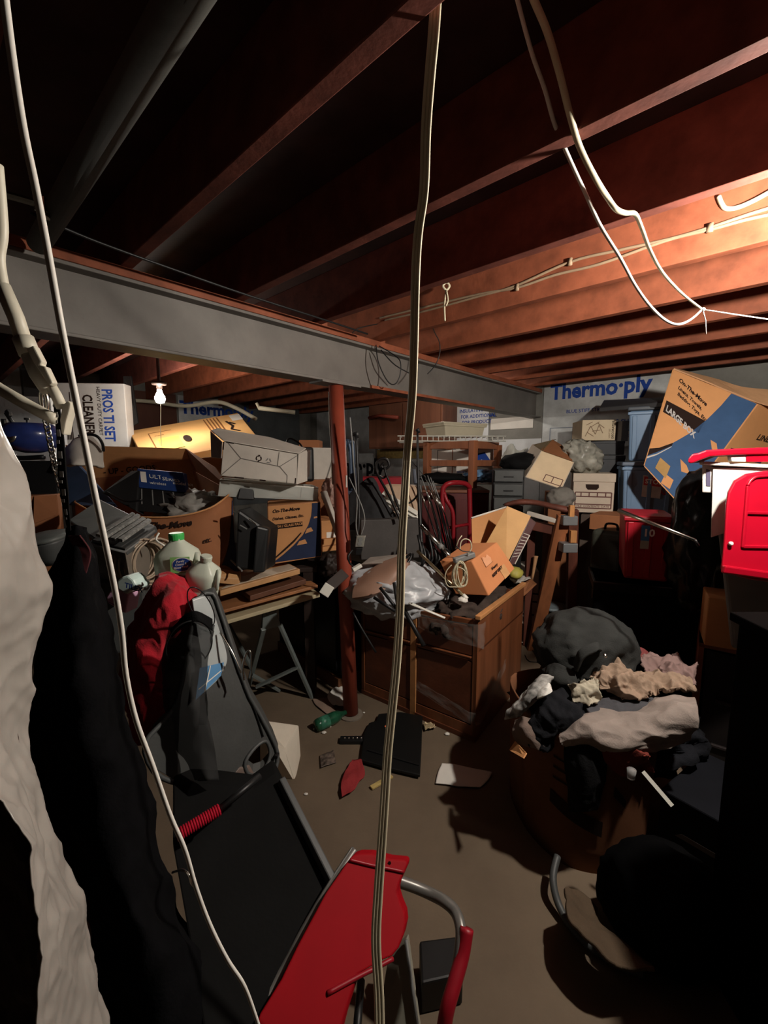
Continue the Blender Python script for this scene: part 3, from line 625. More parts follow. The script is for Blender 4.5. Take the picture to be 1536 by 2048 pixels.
decal(t, f2, el(.55, .5, .28, .42), LGRN, 'lime_slice', .001); decal(t, f2, el(.85, .45, .2, .45), M('lime_green', (110, 180, 70), .6, bump=0), 'lime_slice', .0016); decal(t, f2, el(.2, .6, .15, .25), LGRN, 'leaf_print', .001)
jug('smaller translucent jug without a label tucked right of the labelled one', P(400, 1200, 1.46), .17, V((.25, -.15, 1)), JUG)

t = T('spray_bottle', 'white and pink squeeze bottle lettered in blue lying left of the red cloth', 'bottle')
D = 1.4
mb = MB(); mb.prism([P(u, v, D) for u, v in [(218, 1184), (240, 1170), (250, 1186), (256, 1188), (250, 1228), (240, 1222), (214, 1206), (212, 1194)]], V((.01, .06, 0))); t.part('bottle', mb, M('pink_bottle', (224, 176, 206), .4, bump=.02), bevel=.006)
mb = MB(); mb.prism([P(u, v, D - .004) for u, v in [(233, 1162), (244, 1154), (256, 1152), (266, 1160), (270, 1168), (277, 1173), (275, 1181), (262, 1181), (252, 1190), (234, 1178)]], V((.01, .06, 0))); t.part('shoulder', mb, M('mint_white', (212, 232, 226), .4, bump=.02), bevel=.006)
f = qface((248, 1178, D - .012), (276, 1186, D - .012), (278, 1170, D - .012), (250, 1162, D - .012)); text(t, f, 'TILEX', .02, .25, .6, INKB, bold=.03)
decal(t, qface((216, 1206, D - .008), (250, 1222, D - .008), (250, 1215, D - .008), (216, 1199, D - .008)), rect(0, .2, .6, .5), M('violet_print', (150, 90, 160), bump=0), 'print', 0)

# red cloth, mesh hamper
REDC = M('red_cloth', (176, 30, 44), .85, var=.15, scale=12, bump=.35, bscale=220, spec=.15, sheen=.2)
G = patch([pr([(318, 1156, 1.42), (338, 1149, 1.4), (360, 1152, 1.42), (392, 1166, 1.46)]), pr([(300, 1172, 1.38), (330, 1168, 1.33), (362, 1172, 1.36), (394, 1182, 1.42)]),
           pr([(286, 1200, 1.36), (318, 1200, 1.3), (355, 1205, 1.3), (396, 1206, 1.36)]), pr([(268, 1250, 1.34), (304, 1250, 1.27), (345, 1255, 1.27), (385, 1240, 1.32)]),
           pr([(252, 1300, 1.32), (280, 1300, 1.25), (318, 1300, 1.25), (352, 1290, 1.3)]), pr([(238, 1370, 1.28), (268, 1370, 1.22), (300, 1370, 1.22), (338, 1370, 1.26)]),
           pr([(250, 1420, 1.26), (275, 1420, 1.19), (305, 1420, 1.19), (335, 1410, 1.22)]), pr([(268, 1460, 1.24), (288, 1462, 1.17), (305, 1462, 1.17), (322, 1450, 1.2)]), pr([(278, 1486, 1.22), (288, 1490, 1.17), (298, 1490, 1.17), (310, 1480, 1.2)])], 80, 140, .022, 9, 5., stretch=(1, 1, .5))
single('red_cloth', 'crumpled red cloth tumbling down in front of the jugs', 'cloth', MB().grid(G, .006), REDC, smooth=True)
t = T('mesh_hamper', 'collapsed black mesh laundry hamper with wire hoops leaning right of the red cloth', 'laundry hamper')
MESH = mesh_fabric('black_mesh', (34, 34, 34), hole=.62)
G = patch([pr([(345, 1245, 1.24), (380, 1228, 1.2), (425, 1262, 1.24)]), pr([(332, 1290, 1.22), (380, 1290, 1.17), (420, 1290, 1.22)]), pr([(325, 1340, 1.2), (375, 1340, 1.14), (412, 1330, 1.2)]), pr([(330, 1400, 1.17), (380, 1400, 1.12), (408, 1400, 1.16)]), pr([(350, 1480, 1.14), (390, 1480, 1.1), (425, 1480, 1.12)]), pr([(390, 1560, 1.1), (415, 1560, 1.07), (440, 1560, 1.09)])], 40, 60, .01, 8, 8.)
t.part('mesh_front', MB().grid(G, .001), MESH, smooth=True)
G = patch([pr([(330, 1260, 1.28), (380, 1225, 1.3), (430, 1250, 1.3)]), pr([(325, 1330, 1.26), (380, 1330, 1.27), (418, 1330, 1.26)]), pr([(345, 1450, 1.2), (380, 1450, 1.2), (412, 1450, 1.18)])], 30, 40, .01, 8, 2.)
t.part('mesh_back', MB().grid(G, .001), MESH, smooth=True)
WIRE = M('hoop_wire', (30, 30, 30), .4, bump=0)
hoop = lambda c, rx, ry, tilt, d: crom([P(c[0] + rx * math.cos(a) * math.cos(tilt) - ry * math.sin(a) * math.sin(tilt), c[1] + rx * math.cos(a) * math.sin(tilt) + ry * math.sin(a) * math.cos(tilt), d + .05 * math.sin(a)) for a in np.linspace(0, 2 * math.pi, 17)[:-1]], 3, True)
mb = MB(); mb.tube(hoop((378, 1290), 52, 42, -.9, 1.2), .0022, closed=True, n=6); t.part('wire_hoop', mb, WIRE, smooth=True)
mb = MB(); mb.tube(hoop((402, 1214), 20, 44, -.5, 1.24), .0018, closed=True, n=6); t.part('wire_hoop', mb, WIRE, smooth=True)
t.part('tie_band', MB().grid(patch([pr([(338, 1258, 1.19), (385, 1222, 1.18), (424, 1238, 1.2)]), pr([(342, 1275, 1.18), (390, 1243, 1.17), (426, 1262, 1.19)])], 24, 8, .006, 12, 3.), .003), BLKM, smooth=True)

# ================================================================ FOLDED TREADMILL-LIKE PLASTIC CART
CART = M('cart_plastic', (62, 63, 62), .5, var=.15, scale=6, bump=.12, bscale=80)
def holed(outer, holes, vec):
    bm = bmesh.new(); es = []
    for loop in [outer] + holes:
        vs_ = [bm.verts.new(p) for p in loop]; es += [bm.edges.new((vs_[i], vs_[(i + 1) % len(vs_)])) for i in range(len(vs_))]
    bmesh.ops.triangle_fill(bm, use_beauty=True, edges=es); bm.verts.index_update()
    n = len(bm.verts); vs_ = [v.co.copy() for v in bm.verts]; fs = [tuple(v.index for v in f.verts) for f in bm.faces]; bm.free()
    out = MB(); fs2 = fs + [tuple(i + n for i in reversed(f)) for f in fs]; k = 0
    for loop in [outer] + holes:
        m = len(loop); fs2 += [(k + i, k + (i + 1) % m, n + k + (i + 1) % m, n + k + i) for i in range(m)]; k += m
    return out.add(vs_ + [v + vec for v in vs_], fs2)
t = T('folding_cart', 'dark grey moulded plastic cart body leaning across the lower left', 'cart')
def dep(v, u=400): return 1.36 - (v - 1180) * .00045 + (u - 430) * .0011
outl = [(398, 1196), (426, 1186), (440, 1218), (470, 1306), (484, 1350), (500, 1392), (522, 1430), (545, 1475), (556, 1505), (552, 1535), (536, 1556), (508, 1576), (480, 1572), (440, 1566), (395, 1566), (345, 1560), (310, 1540), (292, 1500), (300, 1470), (330, 1440), (356, 1400), (372, 1330), (384, 1260)]
hole = [(532, 1480), (541, 1500), (536, 1525), (520, 1543), (505, 1548), (494, 1540), (492, 1520), (512, 1492)]
up_ = lambda L, o=0: [p + V((0, o, 0)) for p in PL(L, (426, 1186, 1.36), (300, 1500, 1.08), (552, 1520, 1.34))]
t.part('shell', holed(up_(outl), [up_(hole)], V((-.008, .035, .012))), CART, bevel=.004)
mb = MB(); mb.tube(up_(outl, -.006), .007, closed=True, smooth=2, n=8); t.part('rim', mb, DGREY, smooth=True)
mb = MB(); mb.tube(up_(hole, -.006), .006, closed=True, smooth=3, n=8); t.part('handle_hole_rim', mb, DGREY, smooth=True)
mb = MB(); mb.tube(up_([(446, 1240), (478, 1340), (512, 1420), (528, 1470)], -.008), .0025, smooth=3); t.part('seam', mb, BLK, smooth=True)
mb = MB(); mb.prism(up_([(464, 1552), (478, 1534), (498, 1530), (510, 1552), (494, 1574)], -.006), V((0, .01, 0))); t.part('latch_plate', mb, M('taupe_plastic', (108, 92, 84), .5), bevel=.003)
mb = MB(); mb.lathe(up_([(556, 1503)], -.01)[0], [(.006, 0), (.006, .02)], axis=V((0, -1, 0)), n=12); t.part('pin', mb, BLK)
mb = MB(); mb.tube([P(440, 1265, 1.3), P(462, 1300, 1.28), (P(478, 1335, 1.27)), P(482, 1345, 1.27)], .003, smooth=4); mb.tube([P(488, 1360, 1.28), P(486, 1330, 1.28), P(494, 1304, 1.28), P(501, 1306, 1.28), P(502, 1340, 1.28), P(499, 1358, 1.27)], .003, smooth=4); t.part('wire_latch', mb, STEEL, smooth=True)
low = [(345, 1566), (440, 1570), (508, 1578), (552, 1545), (590, 1620), (640, 1720), (690, 1800), (712, 1850), (660, 2060), (560, 2150), (420, 2150), (380, 1900), (345, 1700)]
t.part('lower_panel', MB().prism(PL(low, (345, 1566, 1.08), (552, 1545, 1.2), (560, 2100, .72)), V((-.02, .05, .01))), M('black_panel', (15, 15, 15), .8, var=.2, bump=.2, spec=.1), bevel=.006)
mb = MB(); mb.bar(*PL([(562, 1560), (708, 1850)], (345, 1566, 1.07), (552, 1545, 1.19), (560, 2100, .71)), .02, .03); t.part('edge_rail', mb, DGREY, bevel=.004)
# translucent sleeve with a blue print
t = T('plastic_sleeve', 'clear plastic sleeve with a blue picture leaning beside the hamper', 'plastic sleeve')
G = patch([up_([(392, 1192), (412, 1186), (424, 1190)], -.03), up_([(405, 1260), (425, 1255), (446, 1250)], -.035), up_([(412, 1320), (435, 1318), (462, 1308)], -.035), up_([(405, 1380), (418, 1372), (440, 1352)], -.03)], 20, 30, .004, 6, 2.)
t.part('sleeve', MB().grid(G, .002), M('frosted_plastic', (186, 192, 192), .3, var=.05, alpha=.75, bump=.1), smooth=True)
f = Face(*up_([(404, 1384), (452, 1338), (458, 1312), (412, 1322)], -.045)); t.part('picture', solid(f, V((0, .002, 0))), M('sky_blue_print', (84, 138, 184), .5, bump=0))
lines(t, f, [((.05, .3), (.95, .45)), ((.35, 0), (.42, 1))], .003, WHITEP)

t2 = T('ribbed_grip', 'red ribbed rubber grip sticking out over the black cart panel', 'handle')
g0, g1 = P(352, 1672, .93), P(440, 1618, .99); mb = MB(); nR = 18; prof = []
L_ = (g1 - g0).length
for i in range(nR): prof += [(.0115, L_ * i / nR), (.0145, L_ * (i + .3) / nR), (.0145, L_ * (i + .65) / nR), (.0115, L_ * (i + .95) / nR)]
mb.lathe(g0, prof, axis=g1 - g0, n=14); t2.part('grip', mb, M('red_rubber', (190, 24, 52), .5, bump=.05), smooth=False)
mb = MB(); mb.tube([g1, g1 + (g1 - g0) * .9 + V((0, .04, 0))], .009); t2.part('bar', mb, BLK, smooth=True)
mb = MB(); mb.tube([P(345, 1745, .75), P(365, 1740, .73), P(378, 1750, .72), P(382, 1766, .72), P(392, 1776, .72)], .0022, smooth=4)
single('wire_hook', 'tiny bent wire hook beside the white cord low on the left', 'hook', mb, STEEL, smooth=True)

# ================================================================ WORK TABLE AND BOXES ON THE LEFT
DKW = M('dark_stained_wood', (44, 32, 28), .6, var=.25, scale=8, bump=.15)
t = T('work_table', 'dark table carrying the cartons behind the stacked boards', 'table')
mb = MB(); tq = [V((-2.1, 2.42, .80)), V((-.42, 2.62, .80)), V((-.5, 3.5, .80)), V((-2.3, 3.3, .80))]; mb.prism(tq, UP * .03); t.part('tabletop', mb, DKW, bevel=.004)
for q in tq:
    c = q.lerp(V((-1.3, 2.95, .8)), .06); t.part('leg', MB().box((c.x, c.y, .4), (.06, .06, .8)), DKW)
t = T('dark_cabinet', 'low dark cabinet with a brown wooden plinth under the table beside the red post', 'cabinet')
a, b_ = Z(560, 1300, 0), Z(682, 1380, 0); d = (b_ - a).normalized(); nb = V((-d.y, d.x, 0)); nb = nb if nb.y > 0 else -nb
t.part('body', MB().prism([a + UP * .08, b_ + UP * .08, b_ + UP * .72, a + UP * .72], nb * .45), BLKM, bevel=.004)
t.part('plinth', MB().prism([a - nb * .02, b_ - nb * .02, b_ - nb * .02 + UP * .08, a - nb * .02 + UP * .08], nb * .4), M('plinth_wood', (112, 70, 46), .6, var=.2), bevel=.003)
f = Face(a + UP * .1, b_ + UP * .1, b_ + UP * .7, a + UP * .7)
for k in (0, 1): decal(t, f, rect(.04 + .48 * k, .04, .48 + .48 * k, .96), M('smoked_panel', (30, 30, 32), .25, bump=0), 'door', .004, th_=.012)

OAK = wood('pine_board', (196, 148, 100), .55, .18, 'x', 9); OAK2 = wood('oak_board', (160, 108, 70), .55, .25, 'x', 10); PLY = wood('pale_plywood', (186, 172, 140), .6, .12, 'x', 8); DOORW = M('white_board_face', (196, 180, 160), .6, var=.1)
def board(u0, v0, Y0, u1, v1, Y1, w_, th, m, name, label, z=None):
    a, b_ = P(u0, v0, Y0), P(u1, v1, Y1)
    if z: a.z = b_.z = z
    d = b_ - a; n = V((-d.y, d.x, 0)).normalized(); n = n if n.y > 0 else -n
    t = T(name, label, 'board', 'boards stacked on the sawhorse'); t.part('plank', MB().prism([a, b_, b_ + n * w_, a + n * w_], UP * -th), m, bevel=.003)
    return t, a, b_, n
board(436, 1246, 2.2, 640, 1187, 2.5, .34, .022, PLY, 'board', 'lowest pale plywood board resting on the sawhorse')
board(440, 1222, 2.22, 636, 1170, 2.52, .3, .018, OAK2, 'board', 'long brown board second from the bottom of the stack', )
board(500, 1192, 2.3, 612, 1158, 2.5, .3, .03, wood('dark_board_wood', (98, 62, 44), .6, .25, 'x', 9), 'board', 'short dark brown board in the middle of the stack')
t, a, b_, n = board(440, 1182, 2.22, 600, 1138, 2.48, .28, .03, OAK, 'board', 'topmost tan panelled door lying on the board stack')
t.part('pale_panel', MB().prism([a.lerp(b_, .03) + n * .02 + UP * .002, a.lerp(b_, .97) + n * .02 + UP * .002, a.lerp(b_, .97) + n * .14 + UP * .002, a.lerp(b_, .3) + n * .14 + UP * .002], UP * .003), DOORW)
mb = MB(); q = P(418, 1148, 2.3); mb.prism([P(418, 1152, 2.22), P(478, 1158, 2.3), P(482, 1144, 2.34), P(425, 1133, 2.34)], UP * -.035)
single('wood_block', 'tan wooden block lying on the left end of the board stack', 'board', mb, OAK, bevel=.004)
mb = MB(); mb.bar(P(462, 1120, 2.36), P(484, 1142, 2.2), .008, .006); single('metal_strip', 'thin pale metal strip leaning beside the black case on the boards', 'strip', mb, GREYP)

# sawhorse
t = T('sawhorse', 'grey metal sawhorse under the stacked boards left of the red post', 'sawhorse')
SAW = M('sawhorse_grey', (118, 126, 124), .5, metal=.2, var=.1, bump=.06)
top_l, top_r = P(526, 1226, 2.42), P(552, 1222, 2.44)
fr_, fl2 = Z(624, 1395, 0), Z(497, 1372, 0)
c0, c1 = P(524, 1262, 2.42), P(562, 1252, 2.45)
t.part('head_plate', MB().prism([c0, c1, top_r + V((0, 0, .0)), top_l], V((-.02, .05, 0))), SAW, bevel=.003)
t.part('leg', MB().bar(P(560, 1250, 2.45), fr_ + UP * .0, .03, .02), SAW, bevel=.003)
t.part('leg', MB().bar(P(527, 1258, 2.42), fl2, .03, .02), SAW, bevel=.003)
t.part('brace', MB().bar(P(512, 1374, 2.46), P(596, 1334, 2.5), .035, .012), SAW, bevel=.002)
back = V((-.55, .42, 0)) * .9
t.part('leg', MB().bar(P(552, 1250, 2.45) + back, fr_ + back, .03, .02), SAW, bevel=.003)
t.part('leg', MB().bar(P(527, 1258, 2.42) + back, fl2 + back, .03, .02), SAW, bevel=.003)
t.part('beam', MB().bar(P(540, 1222, 2.44), P(540, 1222, 2.44) + back, .05, .035), SAW, bevel=.003)
a_ = Z(508, 1370, .02)
t.part('spreader', MB().bar(P(505, 1350, 2.6), Z(560, 1384, .0) + UP * .01, .03, .012), SAW)

# dish carton
def swoosh(th, f, pts, right=.985, bottom=.0, mat=NAVY, name='navy_swoosh'):
    return decal(th, f, [(right, bottom + .015)] + [(right, .985)] + pts, mat, name)
t = T('moving_carton', 'tan carton with a navy swoosh and dish lettering standing on the table', 'box')
f = qface((538, 1130, 2.5), (644, 1113, 2.62), (641, 1003, 2.62), (535, 1013, 2.5)); t.part('body', solid(f, V((-.1, .38, 0))), CARD, bevel=.005)
swoosh(t, f, [(.83, .985), (.83, .9), (.81, .76), (.75, .6), (.64, .44), (.46, .28), (.26, .14), (.07, .03)])
decal(t, f, [(.05, .05), (.3, .21), (.48, .34), (.62, .48), (.60, .49), (.46, .37), (.28, .24), (.04, .07)], INK, 'printed_line')
for q in ([(.68, .46), (.84, .49), (.8, .56), (.72, .54)], [(.52, .27), (.72, .28), (.68, .36), (.57, .34)], [(.86, .71), (.93, .72), (.92, .745), (.86, .74)]): decal(t, f, q, CARD, 'printed_flag', .0022)
text(t, f, 'On-The-Move', .08, .88, .055, INK, bold=.04, shear=.25); text(t, f, 'Dishes, Glasses, Etc.', .08, .755, .045, INK, bold=.03, shear=.2)
pb_ = decal(t, f, rect(.08, .60, .64, .68), INK, 'printed_bar'); text(t, f, 'DISH / GLASS PACK', .1, .62, .04, CARD, bold=.03, off=.0026, parent=pb_)
t.part('side_shade', MB().prism(sideL(f, V((-.1, .38, 0))).p, V((-.002, 0, 0))), M('shadow_brown_card', (120, 76, 54), .8))  # darker skin over the left side, its shade put into the colour
t.part('top_tape', MB().bar(f.at(.02, 1.0, -.01), f.at(.98, 1.0, -.01), .012, .004), M('tan_tape', (170, 120, 84), .4))
# black case
t = T('black_case', 'slim black carrying case standing left of the dish carton', 'case')
f = qface((470, 1138, 2.25), (528, 1144, 2.3), (535, 1060, 2.32), (474, 1018, 2.27)); t.part('shell', solid(f, V((.03, .14, 0))), BLK, bevel=.012)
f = qface((505, 1146, 2.24), (528, 1146, 2.26), (537, 1058, 2.29), (512, 1052, 2.26)); t.part('end_shell', solid(f, V((0, .06, 0))), M('black_satin', (30, 31, 32), .4, bump=.05), bevel=.01)
t.part('clasp', MB().bar(P(466, 1024, 2.24), P(478, 1024, 2.25), .008, .006), STEEL); t.part('clasp', MB().bar(P(498, 1037, 2.26), P(512, 1049, 2.26), .008, .005), STEEL); t.part('clasp', MB().bar(P(480, 1050, 2.24), P(494, 1058, 2.25), .006, .005), GREYP)
# clear organiser tray
t = T('organiser_tray', 'clear plastic organiser tray with white papers on top of the dish carton', 'tray')
CLR = M('clear_plastic', (206, 208, 202), .2, var=.03, bump=0, alpha=.45)
f = qface((436, 992, 2.42), (634, 1001, 2.66), (636, 976, 2.66), (440, 960, 2.42)); dv = V((-.08, .26, 0))
mb = MB(); p = f.p; q = [a + dv for a in p]
for w4 in ([p[0], p[1], p[2], p[3]], [q[0], q[1], q[2], q[3]], [p[0], q[0], q[3], p[3]], [p[1], q[1], q[2], p[2]], [p[0], p[1], q[1], q[0]]): mb.prism(w4, (w4[1] - w4[0]).cross(w4[3] - w4[0]).normalized() * .003)
t.part('tray', mb, CLR)
t.part('rim', MB().tube([p[3], p[2], q[2], q[3]], .005, closed=True, n=6), WHITEP, smooth=True)
for k, (a0, a1) in enumerate(((.02, .3), (.5, .82), (.83, .97))):
    g = Face(f.at(a0, .1, -.02), f.at(a1, .1, -.02), f.at(a1, .85, -.03), f.at(a0, .85, -.03)); t.part('paper', solid(g, V((-.02, .1, 0))), PAPER, bevel=.002)
lines(t, f, [((.5, .85), (.8, .15)), ((.2, .75), (.5, .55)), ((.82, .2), (.82, .9))], .003, GREYP)
g = Face(f.at(.17, -.15, .02), f.at(.34, -.15, .02), f.at(.33, .7, .0), f.at(.19, .75, .0)); single('black_pouch', 'small black shiny pouch on the clear organiser tray', 'pouch', solid(g, V((-.01, .05, 0))), BLK, bevel=.008)
# worn white box
t = T('worn_box', 'worn white box lying on its side with recycling marks on its base', 'box')
f = qface((440, 952, 2.34), (594, 969, 2.46), (598, 908, 2.5), (446, 882, 2.38)); dv = V((.02, .3, .03))
t.part('body', solid(f, dv), WHITEC, bevel=.008, seg=3)
g = [P(598, 908, 2.49), P(614, 900, 2.62), P(615, 962, 2.6), P(594, 969, 2.46)]; t.part('side_flap', slab(g, .006), WHITEC, bevel=.002)
g = [P(446, 884, 2.37), P(422, 862, 2.46), P(424, 915, 2.46), P(444, 917, 2.36)]; t.part('left_flap', slab(g, .006), M('grey_card', (150, 142, 136), .7, var=.1), bevel=.004)
g = [P(422, 862, 2.46), P(436, 858, 2.5), P(540, 876, 2.6), P(612, 898, 2.62), P(598, 908, 2.49), P(446, 882, 2.37)]; t.part('top_flap', MB().prism(g, UP * .006), WHITEC, bevel=.002)
lines(t, f, [((0, 0), (.24, .58)), ((.24, .58), (.06, .98)), ((.24, .58), (.75, .5)), ((.75, .5), (1, .98)), ((.75, .5), (.86, .25)), ((.86, .25), (.86, 0)), ((.72, .52), (.73, .95))], .004, M('crease_grey', (112, 106, 100), .8, bump=0), 'crease')
cc = f.at(.47, .66, .002); ex = (f.p[1] - f.p[0]).normalized(); ey = (f.p[3] - f.p[0]).normalized()
mb = MB()
for a0 in (100, 280): 
    A_ = arc(cc, .016, a0, a0 + 135, 8, ex, ey); B_ = arc(cc, .011, a0, a0 + 135, 8, ex, ey)
    for i in range(8): mb.prism([A_[i], A_[i + 1], B_[i + 1], B_[i]], f.n * .0006)
    h = A_[0]; mb.prism([cc + (h - cc) * 1.3, cc + (h - cc) * .45, cc + (h - cc) + f.n.cross(h - cc).normalized() * -.011], f.n * .0006)
t.part('round_arrow_mark', mb, INK)
cc = f.at(.60, .63, .002); mb = MB()
for a0 in (90, 210, 330):
    q = [cc + (ex * math.cos(math.radians(a0 + d)) + ey * math.sin(math.radians(a0 + d))) * r for d, r in ((15, .017), (100, .017), (95, .010), (20, .010))]; mb.prism(q, f.n * .0006)
t.part('recycle_triangle_mark', mb, GREYP)
lines(t, f, [((.04, .985), (.14, .985)), ((.01, .75), (.01, .98)), ((.18, .01), (.3, .01)), ((.5, .01), (.58, .01)), ((.975, .02), (.975, .2))], .007, INK, 'edge_print')
f2 = Face(g[0], g[1], g[1], g[0])
# bright long carton
t = T('lit_carton', 'long flat orange-lit carton lying tilted beneath the far bulb', 'box')
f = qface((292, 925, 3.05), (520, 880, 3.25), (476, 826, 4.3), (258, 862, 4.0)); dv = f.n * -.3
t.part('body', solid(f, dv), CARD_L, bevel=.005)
el2 = [(.43 + .035 * math.cos(a) , .42 + .10 * math.sin(a)) for a in np.linspace(0, 2 * math.pi, 15)[:-1]]
decal(t, f, el2, INK, 'hand_hole'); decal(t, f, rect(.19, .2, .37, .55), M('yellow_label', (232, 206, 90), .6, bump=0), 'label'); lines(t, f, [((.14, .78), (.14, .3)), ((.14, .78), (.34, .78)), ((.18, .66), (.26, .66))], .008, M('print_brown', (140, 90, 50), bump=0))
lines(t, f, [((.66 + .03 * i, .95), (.66 + .03 * i, .3)) for i in range(5)], .01, M('print_brown', (140, 90, 50), bump=0)); decal(t, f, rect(.9, .72, 1.0, .95), PAPER, 'label')
lines(t, f, [((.84, .75), (.87, .55)), ((.87, .55), (.84, .45)), ((.84, .45), (.9, .35)), ((.86, .7), (.9, .6))], .02, INK)
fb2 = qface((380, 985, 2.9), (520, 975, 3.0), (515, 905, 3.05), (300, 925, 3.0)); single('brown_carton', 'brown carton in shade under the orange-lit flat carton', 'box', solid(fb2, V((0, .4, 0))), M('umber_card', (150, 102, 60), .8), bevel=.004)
f = qface((520, 912, 3.0), (628, 940, 3.1), (622, 893, 3.12), (565, 875, 3.05)); 
t = T('dark_suitcase', 'dark hard case with a loop handle behind the worn white box', 'case'); f, dv = fbox(560, 2.85, 630, 2.95, 965, 893, .2); t.part('shell', solid(f, dv), BLK, bevel=.02)
mb = MB(); mb.tube([P(572, 893, 2.9), P(575, 880, 2.9), P(584, 878, 2.9), P(600, 888, 2.9), P(606, 897, 2.92)], .006, smooth=4); t.part('handle', mb, BLK, smooth=True)
f, dv = fbox(628, 3.3, 674, 3.4, 964, 895, .3); t = T('white_carton', 'tall white carton behind the red post', 'box'); t.part('body', solid(f, dv), WHITEC, bevel=.006); lines(t, f, [((.95, .95), (.5, .02))], .012, M('crease_grey', (112, 106, 100), bump=0), 'crease')
f, dv = fbox(600, 3.2, 680, 3.3, 1040, 960, .3); single('brown_carton', 'brown carton below the tall white carton behind the post', 'box', solid(f, dv), CARD_D, bevel=.005)
f, dv = fbox(600, 3.6, 640, 3.6, 975, 880, .2); single('brown_board', 'brown board standing between the worn box and the tall white carton', 'board', solid(f, dv), CARD_D, bevel=.005)
t = T('small_carton', 'small tan carton with a white label left of the post, above its twin', 'box', 'small cartons beside the post'); f, dv = fbox(643, 2.8, 676, 2.85, 1078, 1042, .25); t.part('body', solid(f, dv), CARD, bevel=.004); decal(t, f, rect(.3, -.15, .85, .35), PAPER, 'label')
t = T('small_carton', 'lowest small tan carton left of the post, flush with the dish carton', 'box', 'small cartons beside the post'); f, dv = fbox(645, 2.76, 682, 2.82, 1104, 1079, .25); t.part('body', solid(f, dv), CARD, bevel=.004); lines(t, f, [((0, .45), (1, .5))], .006, CARD_D)
mb = MB(); mb.lathe(P(648, 985, 2.75), [(.022, 0), (.022, .3), (.018, .3)], axis=P(682, 1082, 2.6) - P(648, 985, 2.75), n=16); single('white_roll', 'white rolled tube leaning against the red post', 'roll', mb, WHITEC, smooth=True)
mb = MB(); mb.lump(P(662, 985, 3.0), (V((.06, 0, 0)), V((0, .05, 0)), V((0, 0, .09))), .3, 2.5, 4, 8.); single('printed_bag', 'crumpled pinkish bag tucked behind the white roll', 'bag', mb, M('pinkish_bag', (176, 140, 128), .5, var=.3, scale=30), smooth=True)
mb = MB(); mb.lump(P(658, 1130, 2.75), (V((.07, 0, 0)), V((0, .06, 0)), V((0, 0, .07))), .3, 2.0, 4, 4.); single('dark_rag', 'dark bundled rag in the gap between the board stack and the post', 'rag', mb, DKW, smooth=True)

# ================================================================ BEHIND THE POST, THE MIDDLE
t = T('wall_cupboard', 'brown wooden wall cupboard hung high on the far wall', 'cupboard')
CUPW = wood('cupboard_wood', (122, 78, 58), .5, .2, 'z', 8)
a, b_ = onS(738, 918, 4.28), onS(884, 918, 4.28); zb, zt = onS(738, 898, 4.28).z, CEIL - .02
f = Face((a.x, a.y, zb), (b_.x, b_.y, zb), (b_.x, b_.y, zt), (a.x, a.y, zt)); t.part('body', solid(f, B * .31), CUPW, bevel=.004)
for k in (0, 1): decal(t, f, rect(.02 + .49 * k, .03, .49 + .49 * k, .97), CUPW, 'door', .002, th_=.015)
mb = MB(); mb.tube([onS(738, 836, 4.2), onS(760, 831, 4.2), onS(796, 835, 4.2)], .022, n=10); single('copper_pipe', 'short reddish pipe running along the top of the wall cupboard', 'pipe', mb, M('copper_paint', (150, 70, 54), .5), smooth=True)

t = T('wire_shelf', 'white wire shelf resting on the brown wooden frame', 'shelf'); zz = 1.705
a, b_ = Z(795, 886, 1.70), None
a = P(795, 884, 3.95); b_ = P(1012, 876, 4.0); a.z = b_.z = (a.z + b_.z) / 2 + .035; bk = V((.03, .36, 0))
for k in range(2):
    for h in (0, .045):
        if k and h == 0: continue
        t.part('rail', MB().tube([a + bk * k - UP * h, b_ + bk * k - UP * h], .006), WHITEP, smooth=True)
for i in range(20):
    p = a.lerp(b_, (i + .5) / 20); t.part('cross_wire', MB().tube([p - UP * .045, p, p + bk], .004, n=6), WHITEP, smooth=True)
# tray lid
t = T('tray_lid', 'cream plastic tray with a wide lip upside down on the wire shelf', 'tray')
zA = P(890, 845, 3.7).z
A_ = P(888, 843, 3.95); L2 = P(846, 856, 4.25); R2 = P(974, 841, 4.2); L2.z = R2.z = A_.z; K2 = L2 + R2 - A_
def ring(sc, dz): c = (A_ + K2) / 2; return [c + (q - c) * sc + UP * dz for q in (A_, R2, K2, L2)]
mb = MB(); Ls = [ring(.86, -.125), ring(.93, -.035), ring(1.0, -.035), ring(1.0, -.02), ring(1.02, -.018), ring(1.02, 0)]; mb.add(sum(Ls, []), [(3, 2, 1, 0)] + [(4 * i + k, 4 * i + (k + 1) % 4, 4 * i + 4 + (k + 1) % 4, 4 * i + 4 + k) for i in range(5) for k in range(4)] + [(20, 21, 22, 23)])
t.part('shell', mb, CREAM, bevel=.006)
